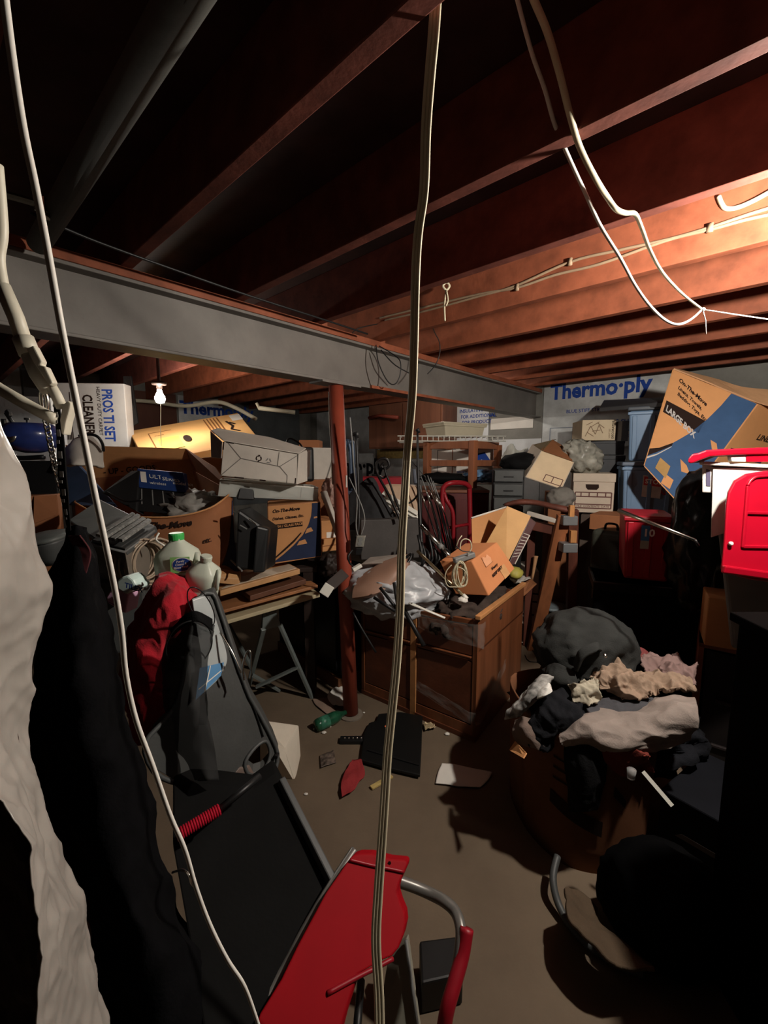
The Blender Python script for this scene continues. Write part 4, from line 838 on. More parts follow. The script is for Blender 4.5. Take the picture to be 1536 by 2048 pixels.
# wooden frame
FRW = wood('frame_wood', (150, 92, 62), .5, .22, 'z', 10)
t = T('upturned_table', 'brown wooden table frame upturned on the dark red chest', 'furniture frame')
def vpost(u, Y, vt, vb, w_): p = P(u, vt, Y); q = P(u, vb, Y); q.x = p.x; return p, q, MB().bar(q, p, w_, w_, V((1, .8, 0)))
pA = vpost(947, 3.8, 881, 976, .058); pB = vpost(855, 4.05, 884, 964, .058); pC = vpost(905, 4.4, 890, 955, .055); pD = vpost(996, 4.2, 890, 950, .058)
for q in (pA, pB, pC, pD): t.part('leg', q[2], FRW, bevel=.003)
zt, zb, zm = pA[0].z - .035, pA[1].z + .03, (pA[0].z + pA[1].z) / 2 + .01
def at_z(p, z): return V((p[0].x, p[0].y, z))
for x, y in ((pA, pB), (pA, pD), (pB, pC), (pC, pD)):
    t.part('rail', MB().bar(at_z(x, zt), at_z(y, zt), .022, .065), FRW, bevel=.002)
    t.part('rail', MB().bar(at_z(x, zm), at_z(y, zm), .022, .055), FRW, bevel=.002)
# dark red chest
t = T('red_chest', 'tall dark red wooden chest behind the red hand truck', 'chest'); MAH = wood('mahogany', (92, 34, 34), .45, .25, 'z', 8)
f, dv = fbox(842, 3.85, 972, 3.80, 1200, 985, .6); f.p = [V((q.x, q.y, max(q.z, 0))) for q in f.p]; f.p[0].z = f.p[1].z = 0.0; t.part('body', solid(f, dv), MAH, bevel=.004)
t.part('top', MB().prism([f.p[3] - f.n * -.02 + UP * 0, f.p[2] + f.n * .02, f.p[2] + dv, f.p[3] + dv], UP * .025), wood('chest_top', (128, 78, 56), .5, .2, 'x'), bevel=.004)
cd_ = decal(t, f, rect(.1, .55, .9, .95), MAH, 'drawer', .001, th_=.012); decal(t, f, rect(.1, .08, .9, .52), MAH, 'drawer', .001, th_=.012)
mb = MB(); mb.bar(f.at(.46, .74, .02), f.at(.56, .74, .02), .006, .006); t.part('pull', mb, STEEL, parent=cd_)
# white cartons behind the frame
t = T('white_carton', 'white carton with a blue emblem seen through the upturned frame', 'box'); f, dv = fbox(862, 4.4, 985, 4.3, 968, 893, .25); t.part('body', solid(f, dv), PAPER, bevel=.004)
lines(t, f, [((.1, .1), (.1, .9)), ((.1, .9), (.4, .92)), ((.04, .45), (.42, .48))], .006, GREYP); decal(t, f, [(.62, .55), (.74, .8), (.86, .85), (.96, .62), (.9, .5), (.82, .66), (.74, .6)], INKB, 'emblem'); text(t, f, 'SERVICE', .42, .3, .05, INKB, bold=.02)
decal(t, f, [(.5, .08), (.6, .14), (.75, .1), (.66, .03)], M('deep_blue', (30, 40, 80), bump=0), 'emblem')
single('dark_bundle', 'dark bundle lying inside the upturned frame', 'bundle', MB().lump(P(885, 956, 3.9), (V((.18, 0, 0)), V((0, .12, 0)), V((0, 0, .045))), .3, 2, 3, 6.), BLKM, smooth=True)
single('glossy_pouch', 'blue and white glossy pouch behind the front leg of the upturned frame', 'pouch', MB().lump(P(965, 952, 4.0), (V((.14, 0, 0)), V((0, .1, 0)), V((0, 0, .05))), .35, 2.4, 4, 2.), M('blue_gloss', (110, 150, 190), .2, var=.5, scale=14), smooth=True)
# hand truck
t = T('hand_truck', 'red tubular hand truck standing in the clutter before the dark red chest', 'hand truck')
Yh = 3.38
mb = MB(); mb.tube([P(888, 1150, Yh), P(887, 1060, Yh), P(885, 990, Yh), P(889, 973, Yh), P(902, 966, Yh), P(925, 966, Yh + .05), P(937, 972, Yh + .08), P(939, 985, Yh + .1), P(940, 1060, Yh + .1), P(938, 1100, Yh + .1)], .02, smooth=5, n=12); t.part('frame', mb, REDM, smooth=True)
mb = MB(); mb.tube([P(888, 985, Yh), P(893, 1000, Yh - .02), P(904, 1020, Yh - .02), P(907, 1045, Yh - .02), P(906, 1110, Yh - .02)], .016, smooth=5, n=10); t.part('stay', mb, REDM, smooth=True)
mb = MB(); mb.tube([P(888, 1057, Yh), P(939, 1048, Yh + .1)], .013, n=10); t.part('cross_bar', mb, REDM, smooth=True)
lowz = 0.16
for q in (P(888, 1150, Yh), P(938, 1100, Yh + .1)): t.part('lower_tube', MB().tube([q, V((q.x, q.y, .15))], .018), REDM, smooth=True)
a = P(888, 1150, Yh); mb = MB(); mb.prism([V((a.x - .02, a.y - .2, 0.0)), V((a.x + .3, a.y - .2, 0.0)), V((a.x + .3, a.y + .02, 0.0)), V((a.x - .02, a.y + .02, 0.0))], UP * .012); t.part('toe_plate', mb, REDM)
for k in (-.06, .36): mb = MB(); mb.lathe(V((a.x + k, a.y + .1, .11)), [(.03, -.02), (.11, -.02), (.11, .02), (.03, .02)], axis=V((1, 0, 0)), n=20); t.part('wheel', mb, BLK, smooth=False)
# bundle of rods
t0 = None
for i, (u0, v0, u1, v1, u2, v2) in enumerate([(836, 958, 851, 1012, 884, 1105), (842, 953, 862, 1003, 892, 1108), (849, 951, 872, 1008, 897, 1110), (855, 951, 879, 1016, 902, 1112), (861, 955, 883, 1020, 906, 1112), (866, 962, 891, 1032, 912, 1115), (846, 962, 868, 1030, 888, 1110)]):
    t = T('rod', ('slim dark rod with a bright middle, %s of the leaning bundle' % ('leftmost', 'second from left', 'third from left', 'fourth from left', 'fifth from left', 'rightmost', 'rearmost')[i]), 'rod', 'slim rods leaning before the hand truck'); Yr = 2.95 + .02 * (i % 3)
    a, b_, c = P(u0, v0, Yr + .1), P(u1, v1, Yr + .03), P(u2, v2, Yr - .1)
    t.part('tip', MB().tube([a, a.lerp(b_, .5)], .0035), GREYP, smooth=True); t.part('shaft', MB().tube([a.lerp(b_, .5), b_], .005), STEEL, smooth=True); t.part('lower_shaft', MB().tube([b_, c], .006), IRON, smooth=True)
# black poles
t = T('floor_pole', 'tall black pole with a hooked top just right of the red post', 'pole')
t.part('shaft', MB().tube([P(712, 868, 2.75), P(716, 960, 2.7), P(718, 1045, 2.62), P(712, 1075, 2.55)], [.012, .009, .008, .008], smooth=4), BLK, smooth=True); t.part('top_knob', MB().tube([P(704, 870, 2.75), P(713, 866, 2.75), P(714, 876, 2.75)], .012, n=10), BLK, smooth=True)
t = T('ski_pole', 'black pole with a grey grip standing in the middle of the clutter', 'pole')
t.part('shaft', MB().tube([P(835, 862, 2.8), P(836, 950, 2.72), P(840, 1040, 2.62), P(845, 1120, 2.5)], [.006, .009, .012, .012], smooth=4), BLK, smooth=True); t.part('tip', MB().tube([P(832, 862, 2.8), P(836, 858, 2.8), P(838, 866, 2.8)], .01), BLK, smooth=True)
t.part('grip', MB().bar(P(828, 938, 2.7), P(831, 968, 2.68), .028, .02), M('slate_grip', (66, 72, 84), .5), bevel=.005)
mb = MB(); mb.tube([P(822, 920, 2.75), P(845, 948, 2.75), P(862, 970, 2.8)], .0025); mb.tube([P(820, 925, 2.7), P(828, 942, 2.7)], .002); t.part('wrist_cord', mb, BLK, smooth=True)
mb = MB(); mb.tube([P(838, 975, 2.7), P(834, 992, 2.7), P(822, 1004, 2.7), P(816, 1006, 2.7)], .006, smooth=5); t.part('hooked_arm', mb, BLK, smooth=True)
# shepherd hook
t = T('scroll_hook', 'black iron garden hook with a spiral top leaning in the middle', 'garden hook')
mb = MB(); mb.tube([P(u, v, Y) for u, v, Y in [(801, 1041, 2.7), (788, 1012, 2.72), (775, 985, 2.75), (762, 962, 2.78), (754, 945, 2.8), (753, 928, 2.8), (759, 919, 2.8), (768, 917, 2.8), (776, 922, 2.8), (778, 931, 2.8), (773, 937, 2.8), (765, 936, 2.8), (763, 930, 2.8), (768, 927, 2.8)]], .0085, smooth=5); t.part('spiral', mb, IRON, smooth=True)
mb = MB(); mb.tube([P(u, v, 2.78) for u, v in [(769, 934), (772, 948), (778, 962), (786, 985), (794, 1008), (801, 1026)]], .007, smooth=4); t.part('stem', mb, IRON, smooth=True)
mb = MB(); mb.tube([P(744, 950, 2.8), P(756, 951, 2.8), P(766, 956, 2.8), P(772, 952, 2.8)], .007, smooth=4); t.part('side_scroll', mb, IRON, smooth=True)
t = T('folding_chair', 'folded blue-grey tubular chair standing half hidden behind the red post', 'chair'); BG = M('blue_grey_tube', (70, 84, 104), .4, metal=.3, bump=.03)
for q in ([(697, 892), (700, 884), (706, 890), (708, 960), (712, 1000)], [(690, 900), (694, 880), (700, 900), (703, 980)]): t.part('tube', MB().tube([P(u, v, 3.3) for u, v in q], .014, smooth=4), BG, smooth=True)
t.part('seat_panel', solid(qface((690, 990, 3.3), (716, 990, 3.3), (712, 935, 3.35), (695, 935, 3.35)), V((0, .02, 0))), M('blue_panel', (60, 70, 92), .6), bevel=.006)
t.part('handle', MB().bar(P(721, 940, 3.2), P(722, 968, 3.2), .03, .03), BLK)
f, dv = fbox(716, 3.5, 808, 3.5, 1060, 955, .3); single('red_box', 'red box behind the iron garden hook', 'box', solid(f, dv), REDT, bevel=.008)
t = T('cushion', 'beige padded chair back behind the ski pole', 'cushion'); f = qface((770, 1030, 3.1), (842, 1030, 3.1), (836, 970, 3.2), (768, 968, 3.2)); t.part('pad', solid(f, V((0, .07, 0))), M('beige_vinyl', (188, 158, 132), .55, var=.08), bevel=.03, seg=4); t.part('button', MB().lump(f.at(.56, .75, .003), (V((.008, 0, 0)), V((0, .004, 0)), V((0, 0, .008))), 0, sub=2), BLK, smooth=True)
for i in range(3):
    p, q = P(766 + i * 2, 985 + i * 11, 2.95), P(836 + i * 1, 1028 + i * 9, 2.85)
    single('white_batten', ('uppermost', 'middle', 'lowest')[i] + ' white slat of the three leaning under the beige cushion', 'slat', MB().bar(p, q, .03, .012, V((0, -1, .5))), WHITEP, bevel=.002, group='white slats in the clutter')
G = patch([pr([(698, 990, 2.95), (735, 958, 2.95), (752, 962, 2.95), (768, 1000, 2.95)]), pr([(698, 1020, 2.9), (735, 1010, 2.85), (760, 1015, 2.85), (790, 1030, 2.9)]), pr([(698, 1060, 2.85), (740, 1060, 2.8), (770, 1055, 2.8), (800, 1055, 2.85)])], 30, 24, .012, 7, 2.)
single('dark_cloth', 'black cloth draped behind the iron garden hook', 'cloth', MB().grid(G, .008), M('charcoal_cloth', (44, 44, 46), .9, var=.2, bump=.3), smooth=True)
f, dv = fbox(722, 2.72, 838, 2.78, 1120, 1040, .35); single('grey_speaker_box', 'plain charcoal box in the middle, under the iron garden hook', 'box', solid(f, dv), M('charcoal_box', (70, 66, 64), .65, var=.1), bevel=.006)
t = T('outlet_box', 'metal outlet box on a flex hanging beside the red post', 'outlet box')
f = qface((710, 1094, 2.4), (727, 1094, 2.4), (731, 1073, 2.4), (713, 1072, 2.4)); t.part('box', solid(f, V((0, .04, 0))), M('galvanised', (168, 166, 156), .4, metal=.5, bump=.1), bevel=.003); decal(t, f, el(.5, .68, .25, .2), GREYP, 'socket'); decal(t, f, el(.5, .3, .25, .2), GREYP, 'socket')
f = qface((710, 1110, 2.4), (722, 1110, 2.4), (726, 1096, 2.4), (712, 1096, 2.4)); t.part('plug', solid(f, V((0, .03, 0))), BLK, bevel=.004)
mb = MB(); mb.tube([P(700, 835, 2.45), P(704, 880, 2.44), P(708, 940, 2.43), P(714, 1000, 2.42), (P(712, 1050, 2.41)), P(716, 1072, 2.41)], .004, smooth=5); mb.tube([P(698, 955, 2.43), P(712, 985, 2.42), P(726, 1020, 2.41), P(729, 1045, 2.41), P(722, 1070, 2.41)], .0035, smooth=5); t.part('flex', mb, GREYP, smooth=True)
mb = MB(); mb.tube([P(705, 1100, 2.33), P(697, 1112, 2.3), P(699, 1125, 2.3), P(706, 1132, 2.33)], .005, smooth=5); t.part('cable_end', mb, BLK, smooth=True)

# ================================================================ DRESSER WITH THE CLUTTER ON IT
t = T('dresser', 'brown wooden dresser with two drawers over two doors and no top, wrapped in clear film', 'dresser')
DRW = wood('dresser_wood', (128, 76, 48), .45, .28, 'z', 9); DRF = wood('dresser_front', (104, 58, 38), .45, .25, 'x', 9); EDGE = wood('pale_edge', (188, 132, 84), .5, .15, 'y', 8)
FRc, FLc, BRc = Z(950, 1486, 0), Z(723, 1386, 0), Z(1040, 1368, 0); H_ = .69
ex = (FRc - FLc); exn = ex.normalized(); ey_ = (BRc - FRc); BLc = FLc + ey_; nrm = ey_.normalized()
t.part('side_panel', MB().prism([FRc, BRc, BRc + UP * H_, FRc + UP * H_], exn * -.02), DRW, bevel=.002)
t.part('side_panel', MB().prism([FLc, BLc, BLc + UP * (H_ - .06), FLc + UP * (H_ - .06)], exn * .02), DRW, bevel=.002)
t.part('back_panel', MB().prism([BLc, BRc, BRc + UP * (H_ - .05), BLc + UP * (H_ - .05)], nrm * -.01), DRF)
t.part('floor_panel', MB().prism([FLc + UP * .5 + nrm * .02, FRc + UP * .5 + nrm * .02, BRc + UP * .5, BLc + UP * .5], UP * .012), DRF)
t.part('edge_trim', MB().bar(FRc + UP * (H_ + .004) + nrm * -.01, BRc + UP * (H_ + .004), .03, .022), EDGE, bevel=.003)
fd = Face(FLc, FRc, FRc + UP * (H_ - .015), FLc + UP * (H_ - .075)); Wd = ex.length
def dpiece(name, a0, b0, a1, b1, m, off, th_): 
    q = [fd.at(a, b, off) for a, b in rect(a0, b0, a1, b1)]; return t.part(name, MB().prism(q, fd.n * -th_), m, bevel=.002)
dpiece('stile', 0, 0, .035, 1, DRW, 0, .02); dpiece('stile', .965, 0, 1, 1, DRW, 0, .02); dpiece('stile', .475, .0, .525, .98, EDGE, .004, .024)
dpiece('rail', .035, 0.04, .965, .13, DRW, -.002, .02); dpiece('rail', .035, .96, .965, 1, DRW, -.002, .02); dpiece('rail', .035, .66, .965, .70, DRF, -.008, .02)
dpiece('plinth', 0, 0, 1, .045, DRF, .004, .03)
for a0, a1 in ((.04, .47), (.53, .96)):
    dw = dpiece('drawer', a0, .71, a1, .95, DRF, -.002, .02); dpiece('door', a0, .14, a1, .655, DRF, -.003, .02)
    t.part('finger_lip', MB().bar(fd.at(a0, .7, .006), fd.at(a1, .7, .006), .014, .008), DRW, parent=dw, bevel=.002)
FILM = M('clear_film', (220, 220, 215), .12, var=.02, alpha=.06, bump=.6, bscale=25)
G = patch([[fd.at(.55, .36, .012), fd.at(.8, .30, .012), fd.at(1.0, .26, .012), FRc + nrm * .12 + exn * .012 + UP * .2, FRc + nrm * .4 + exn * .012 + UP * .32], [fd.at(.53, .28, .012), fd.at(.8, .2, .012), fd.at(1.0, .16, .012), FRc + nrm * .12 + exn * .012 + UP * .12, FRc + nrm * .4 + exn * .012 + UP * .26]], 40, 12, .006, 18, 2.)
t.part('film_band', MB().grid(G, .0008), FILM, smooth=True)
G = patch([[fd.at(.55, .99, .012), fd.at(.75, .97, .012), fd.at(1.0, .98, .012), FRc + nrm * .06 + exn * .012 + UP * .66], [fd.at(.55, .86, .012), fd.at(.7, .82, .012), fd.at(1.0, .8, .012), FRc + nrm * .06 + exn * .012 + UP * .5]], 40, 12, .006, 18, 5.)
t.part('film_band', MB().grid(G, .0008), FILM, smooth=True)
dtop = lambda a, b, z: FLc + ex * a + ey_ * b + UP * z
single('dark_blanket', 'dark brown blanket heaped in the open top of the dresser', 'blanket', MB().lump(dtop(.72, .5, .6), (ex * .24, ey_ * .46, UP * .13), .25, 2.2, 5, 3.), M('brown_blanket', (60, 48, 42), .9, var=.3, scale=14, bump=.4), smooth=True)
single('brown_rag', 'patterned brown cloth heap in the left half of the open dresser', 'cloth', MB().lump(dtop(.38, .55, .57), (ex * .24, ey_ * .4, UP * .12), .35, 2.6, 4, 7.), M('plaid_brown', (92, 72, 62), .9, var=.5, scale=30, bump=.4), smooth=True)
mb = MB(); a = P(832, 1207, 2.42); mb.prism([P(832, 1222, 2.4), P(864, 1206, 2.46), P(862, 1190, 2.46), P(830, 1205, 2.4)], V((.02, .02, 0))); single('wood_block', 'small orange-brown wooden block end standing in the dresser', 'block', mb, wood('amber_wood', (176, 112, 66), .5), bevel=.003)
t = T('white_handle', 'white flat tool handle with a hole lying over the dresser front', 'handle'); a, b_ = P(818, 1206, 2.2), P(890, 1236, 2.12); d = (b_ - a).normalized()  # a loose white tool handle, the tool itself unknown
t.part('shaft', MB().tube([a, a.lerp(b_, .12), a.lerp(b_, .4), b_], [.011, .014, .010, .009], n=12, flat=.5), WHITEP, smooth=True); t.part('hole', MB().lathe(a.lerp(b_, .08) + V((0, -.006, .008)), [(.0, 0), (.004, 0), (.004, .001), (0, .001)], axis=V((0, -.7, .7)), n=10), INK)
# grey bag, cushion, tubes
single('grey_plastic_bag', 'bulging grey plastic bag on the left end of the dresser', 'bag', MB().lump(P(790, 1172, 2.5) + V((0, .02, -.02)), (V((.27, -.1, 0)), V((.1, .22, 0)), V((0, 0, .15))), .2, 1.8, 5, 5.), M('grey_bag_plastic', (176, 178, 182), .35, var=.08, scale=5, bump=.3, bscale=18), smooth=True)
G = patch([pr([(716, 1152, 2.42), (745, 1134, 2.46), (790, 1114, 2.5), (819, 1110, 2.52)]), pr([(706, 1176, 2.33), (745, 1158, 2.33), (790, 1138, 2.36), (818, 1124, 2.42)]), pr([(704, 1196, 2.3), (742, 1190, 2.27), (780, 1172, 2.3), (808, 1142, 2.38)])], 30, 20, .006, 4, 2., ridge=False)
single('brown_cushion', 'thin light brown seat cushion slumped over the grey plastic bag', 'cushion', MB().grid(G, .035), M('tan_leather', (150, 116, 98), .5, var=.08, scale=6, bump=.1), smooth=True, bevel=.008)
t = T('folded_stool', 'folded stool frame with a grey top lying above the brown cushion', 'stool')
t.part('seat', solid(qface((722, 1128, 2.42), (806, 1124, 2.5), (800, 1108, 2.6), (740, 1114, 2.55)), V((0, .015, -.012))), M('warm_grey', (140, 130, 122), .5), bevel=.004)
for q in ([(705, 1140, 2.3), (722, 1130, 2.32)],): t.part('white_foot', MB().bar(P(*q[0]), P(*q[1]), .03, .02), WHITEP, bevel=.003)
for (u0, v0, u1, v1) in ((760, 1175, 802, 1228), (788, 1165, 796, 1215), (748, 1195, 790, 1222)): t.part('leg', MB().tube([P(u0, v0, 2.22), P(u1, v1, 2.16)], .009), BLK, smooth=True)
mb = MB(); mb.tube([P(806, 1120, 2.45), P(822, 1108, 2.45), P(818, 1122, 2.42), P(800, 1140, 2.38)], .008, smooth=4); t.part('hinge', mb, BLK, smooth=True)
single('black_bar', 'black bar slanting down across the front of the dresser', 'bar', MB().tube([P(792, 1190, 2.28), P(848, 1292, 2.1)], .012), BLK, smooth=True)
mb = MB(); mb.tube([P(706, 1225, 2.3), P(722, 1255, 2.27), P(752, 1305, 2.25)], .006, smooth=3); single('black_cable', 'thin black cable hanging past the left edge of the dresser', 'cable', mb, BLK, smooth=True)
t = T('paddle_end', 'brown strap with a white square tip sticking out left of the post', 'strap'); t.part('strap', MB().bar(P(690, 1145, 2.3), P(660, 1172, 2.2), .06, .01, V((0, -1, .3))), DKW, bevel=.003); t.part('white_tip', MB().bar(P(660, 1170, 2.198), P(647, 1190, 2.18), .055, .012, V((0, -1, .3))), WHITEP, bevel=.003)
t = T('chrome_tube', 'chrome tube with a collar slanting down toward the cable bundle', 'tube'); t.part('tube', MB().tube([P(842, 1052, 2.6), P(880, 1092, 2.5)], .014, n=12), STEEL, smooth=True); t.part('lower_tube', MB().tube([P(880, 1092, 2.5), P(905, 1118, 2.45)], .010, n=12), STEEL, smooth=True); t.part('collar', MB().tube([P(878, 1090, 2.5), P(884, 1096, 2.49)], .018, n=12), GREYP, smooth=True)
t = T('brass_rod', 'long pale metal rod lying slanted into the open dresser', 'rod'); t.part('shaft', MB().tube([P(835, 1102, 2.5), P(932, 1196, 2.25)], .009, n=10), M('pale_brass', (206, 188, 150), .3, metal=.9), smooth=True); t.part('end_cap', MB().tube([P(926, 1190, 2.26), P(934, 1198, 2.245)], .012, n=10), WHITEP, smooth=True)
single('paper_tag', 'crumpled white paper tag at the lower end of the pale metal rod', 'tag', MB().lump(P(925, 1200, 2.25), (V((.025, 0, 0)), V((0, .02, 0)), V((0, 0, .015))), .4, 2.5, 3, 2.), PAPER, smooth=True)
mb = MB()
for i in range(9):
    u = 836 + i * 7; mb.tube([P(u, 1070 + (i % 3) * 14, 2.55), P(u + 8, 1110 + (i % 2) * 8, 2.5), P(u + (-1) ** i * 9, 1140, 2.5)], .008, smooth=3)
single('tangled_cables', 'tangle of black cables behind the grey plastic bag', 'cable', mb, BLK, smooth=True, kind='stuff')
# white cable bundle
t = T('cable_bundle', 'hank of ivory cable tied round a grey power strip', 'cable'); Yb = 2.3
t.part('power_strip', MB().bar(P(908, 1122, Yb), P(948, 1108, Yb + .03), .04, .03), GREYP, bevel=.006)
for i in range(10):
    c = P(918 + i * .9 - 2, 1148, Yb - .02); r1 = .022 + .014 * random.random(); r2 = .062 + .012 * random.random(); a0 = random.uniform(-.15, .15)
    t.part('loop', MB().tube([c + V((math.cos(a) * r1 + math.sin(a) * a0 * .05, .012 * math.sin(a * 2 + i), math.sin(a) * r2)) for a in np.linspace(0, 2 * math.pi, 17)[:-1]], .003, closed=True, n=6), CORD, smooth=True)
t.part('loose_loop', MB().tube([P(u, v, Yb - .03) for u, v in [(903, 1130), (893, 1142), (890, 1158), (896, 1172), (908, 1174), (930, 1172), (935, 1155), (928, 1140), (916, 1134)]], .003, smooth=5, n=6), CORD, smooth=True)
t.part('loose_loop', MB().tube([P(u, v, Yb) for u, v in [(920, 1100), (922, 1084), (930, 1078), (940, 1082), (943, 1096), (936, 1108)]], .0035, smooth=5, n=6), CORD, smooth=True)
t.part('twist_tie', MB().tube([P(u, v, Yb - .03) for u, v in [(912, 1092), (925, 1102), (945, 1104)]], .003, smooth=3), BLK, smooth=True)
t.part('wire_end', MB().tube([P(911, 1098, Yb), P(917, 1080, Yb), (P(924, 1071, Yb))], .003), CORD, smooth=True)
# small carton, flap carton
t = T('small_brown_carton', 'small brown carton tipped on its corner above the dresser', 'box')
f = qface((978, 1192, 2.25), (1030, 1137, 2.4), (994, 1084, 2.45), (943, 1122, 2.3)); dv = V((-.16, .12, -.03)); t.part('body', solid(f, dv), M('terracotta_card', (206, 134, 88), .75, var=.07, scale=5, bump=.08, spec=.2), bevel=.005)
text(t, f, 'Heavy', .42, .44, .07, INK, rot=0, bold=.04); text(t, f, 'KEEP DRY', .34, .28, .07, INK, bold=.05)
decal(t, f, [(.3, .62), (.52, .62), (.56, .75), (.5, .9), (.42, .84), (.34, .92), (.3, .78)], M('worn_card', (224, 160, 120), .8, bump=0), 'torn_patch'); lines(t, f, [((.3, .62), (.3, .92)), ((.3, .62), (.56, .62))], .003, CARD_D)
decal(t, f, rect(.6, .0, .8, .35), M('tan_tape_strip', (214, 160, 108), .4, bump=0), 'tape')
t = T('flap_carton', 'open tan carton with a long bright flap right of the hand truck', 'box')
t.part('back_panel', slab([P(943, 1036, 2.75), P(1012, 1014, 2.9), P(990, 1090, 2.7), P(945, 1100, 2.6)], .006), CARD, bevel=.001)
t.part('side_panel', slab([P(1012, 1014, 2.9), P(1016, 1014, 2.92), P(980, 1090, 2.72), P(970, 1096, 2.66)], .006), CARD_D)
t.part('bright_flap', slab([P(1014, 1012, 2.6), P(1062, 1032, 2.55), P(1012, 1132, 2.45), P(970, 1090, 2.55)], .006), M('pale_card', (206, 160, 106), .7, var=.05), bevel=.001)
t.part('worn_edge', MB().tube([P(943, 1036, 2.74), P(975, 1026, 2.82), P(1012, 1014, 2.9)], .006), PAPER, smooth=True)
t.part('bottom', slab([P(945, 1100, 2.62), P(990, 1105, 2.5), P(1015, 1130, 2.5), P(985, 1120, 2.75)], .006), CARD_D)
t = T('barred_pack', 'clear pack printed with stripes lying along the bright carton flap', 'pack'); f = qface((1014, 1134, 2.5), (1030, 1128, 2.52), (1072, 1046, 2.6), (1060, 1036, 2.6)); t.part('body', solid(f, V((.01, .03, 0))), M('smoky_pack', (92, 66, 66), .3, var=.2, bump=.1), bevel=.003)
lines(t, f, [((.1, .2 + .07 * i), (.9, .2 + .07 * i)) for i in range(8)], .004, WHITEC); lines(t, f, [((.97, 0), (.97, .7))], .006, WHITEC)
# wooden leaning frame with tape
t = T('taped_frame', 'old brown wooden frame patched with silver tape leaning right of the dresser', 'furniture frame')
WF = wood('old_frame_wood', (150, 92, 58), .6, .3, 'z', 8); WFd = wood('old_frame_dark', (104, 58, 46), .6, .3, 'z', 8)
lt, lb = P(1128, 1030, 2.95), Z(1066, 1300, 0.0)
t.part('leg', MB().bar(lb, lt, .09, .04, V((0, -1, .2))), WF, bevel=.004)
t.part('leg', MB().bar(V((1.52, 3.35, 0)), P(1146, 1020, 3.05), .07, .04, V((0, -1, 0))), WFd, bevel=.004)
t.part('leg', MB().bar(Z(1052, 1290, 0), P(1062, 1060, 3.25), .06, .04, V((0, -1, 0))), WFd, bevel=.004)
t.part('top_rail', MB().tube([P(1010, 1010, 3.2), P(1040, 1004, 3.15), P(1075, 1006, 3.1), P(1110, 1014, 3.0), P(1147, 1022, 2.95)], [.03, .045, .04, .045, .045], n=8, smooth=3, flat=.5), WFd, smooth=True)
t.part('lower_rail', MB().bar(P(1040, 1045, 3.2), P(1118, 1062, 3.0), .07, .03, V((0, -1, 0))), WFd, bevel=.004)
t.part('pale_strip', MB().bar(P(1055, 1026, 3.12), P(1112, 1042, 2.98), .03, .03), WHITEC, bevel=.004)
for u, v, w_ in ((1136, 1040, .1), (1136, 1094, .1)): t.part('tape_wrap', MB().box(P(u, v, 2.93), (w_, .09, .065)), TAPE, bevel=.006)
t.part('raw_end', MB().box(P(1143, 1022, 2.9), (.032, .03, .08)), wood('raw_end_wood', (200, 140, 84), .6), bevel=.003); t.part('raw_end', MB().box(P(1146, 1073, 2.9), (.042, .03, .085)), wood('raw_end_wood', (200, 140, 84), .6), bevel=.003)
t = T('file_carton', 'white file carton with black lines half hidden right of the dresser', 'file box', 'white file cartons'); f, dv = fbox(1008, 3.35, 1074, 3.3, 1245, 1140, .35); t.part('body', solid(f, dv), WHITEC, bevel=.005); lines(t, f, [((.3, .6), (1, .58)), ((.3, .45), (1, .43)), ((.3, .2), (1, .18)), ((.4, .6), (.4, .45)), ((.75, .6), (.75, .45))], .012, INK); text(t, f, 'FILE', .45, .05, .09, INK, bold=.02)
for i, (u0, v0, u1, v1) in enumerate(((1020, 1152, 1060, 1168), (1028, 1160, 1062, 1150))): single('loose_paper', ('crumpled paper sheet' if i else 'flat paper sheet') + ' on top of the half hidden file carton', 'paper', MB().grid(patch([pr([(u0, v0 + 8, 3.25), (u1, v1 + 4, 3.2)]), pr([(u0 - 6, v0 - 6, 3.4), (u1 - 4, v1 - 8, 3.35)])], 14, 10, .015, 9, 2. + i), .002), PAPER, smooth=True)
single('yellow_plate', 'small yellow object on the papers right of the tipped carton', 'plate', MB().lump(P(1030, 1146, 3.2), (V((.055, 0, 0)), V((0, .06, 0)), V((0, 0, .045))), .2, 2, 3, 1.), M('yellow_plastic', (206, 196, 96), .5), smooth=True)
single('cardboard_scrap', 'scrap of brown cardboard over the half hidden file carton', 'cardboard', slab([P(1036, 1175, 3.0), P(1062, 1158, 3.05), P(1074, 1168, 3.1), P(1048, 1192, 3.0)], .006), CARD_D)
t = T('wood_spoon', 'pale wooden spoon handle standing among the dark things behind the frame', 'spoon'); t.part('handle', MB().tube([P(1064, 1160, 3.2), P(1070, 1125, 3.2), P(1072, 1112, 3.2)], [.008, .014, .018], n=8, smooth=3), wood('spoon_wood', (196, 150, 110), .6), smooth=True)
t = T('grey_bucket', 'pale grey-blue bucket standing behind the leaning frame', 'bucket'); mb = MB(); c = Z(1108, 1287, 0) + V((0, .08, 0)); mb.lathe(c, [(.09, 0), (.11, .28), (.118, .28), (.118, .3), (.1, .3)], n=24); t.part('body', mb, M('blue_grey_plastic', (128, 140, 146), .5), smooth=True); t.part('handle', MB().tube([c + V((-.115, 0, .28)), c + V((0, -.13, .2)), c + V((.115, 0, .28))], .004, smooth=6), STEEL, smooth=True)

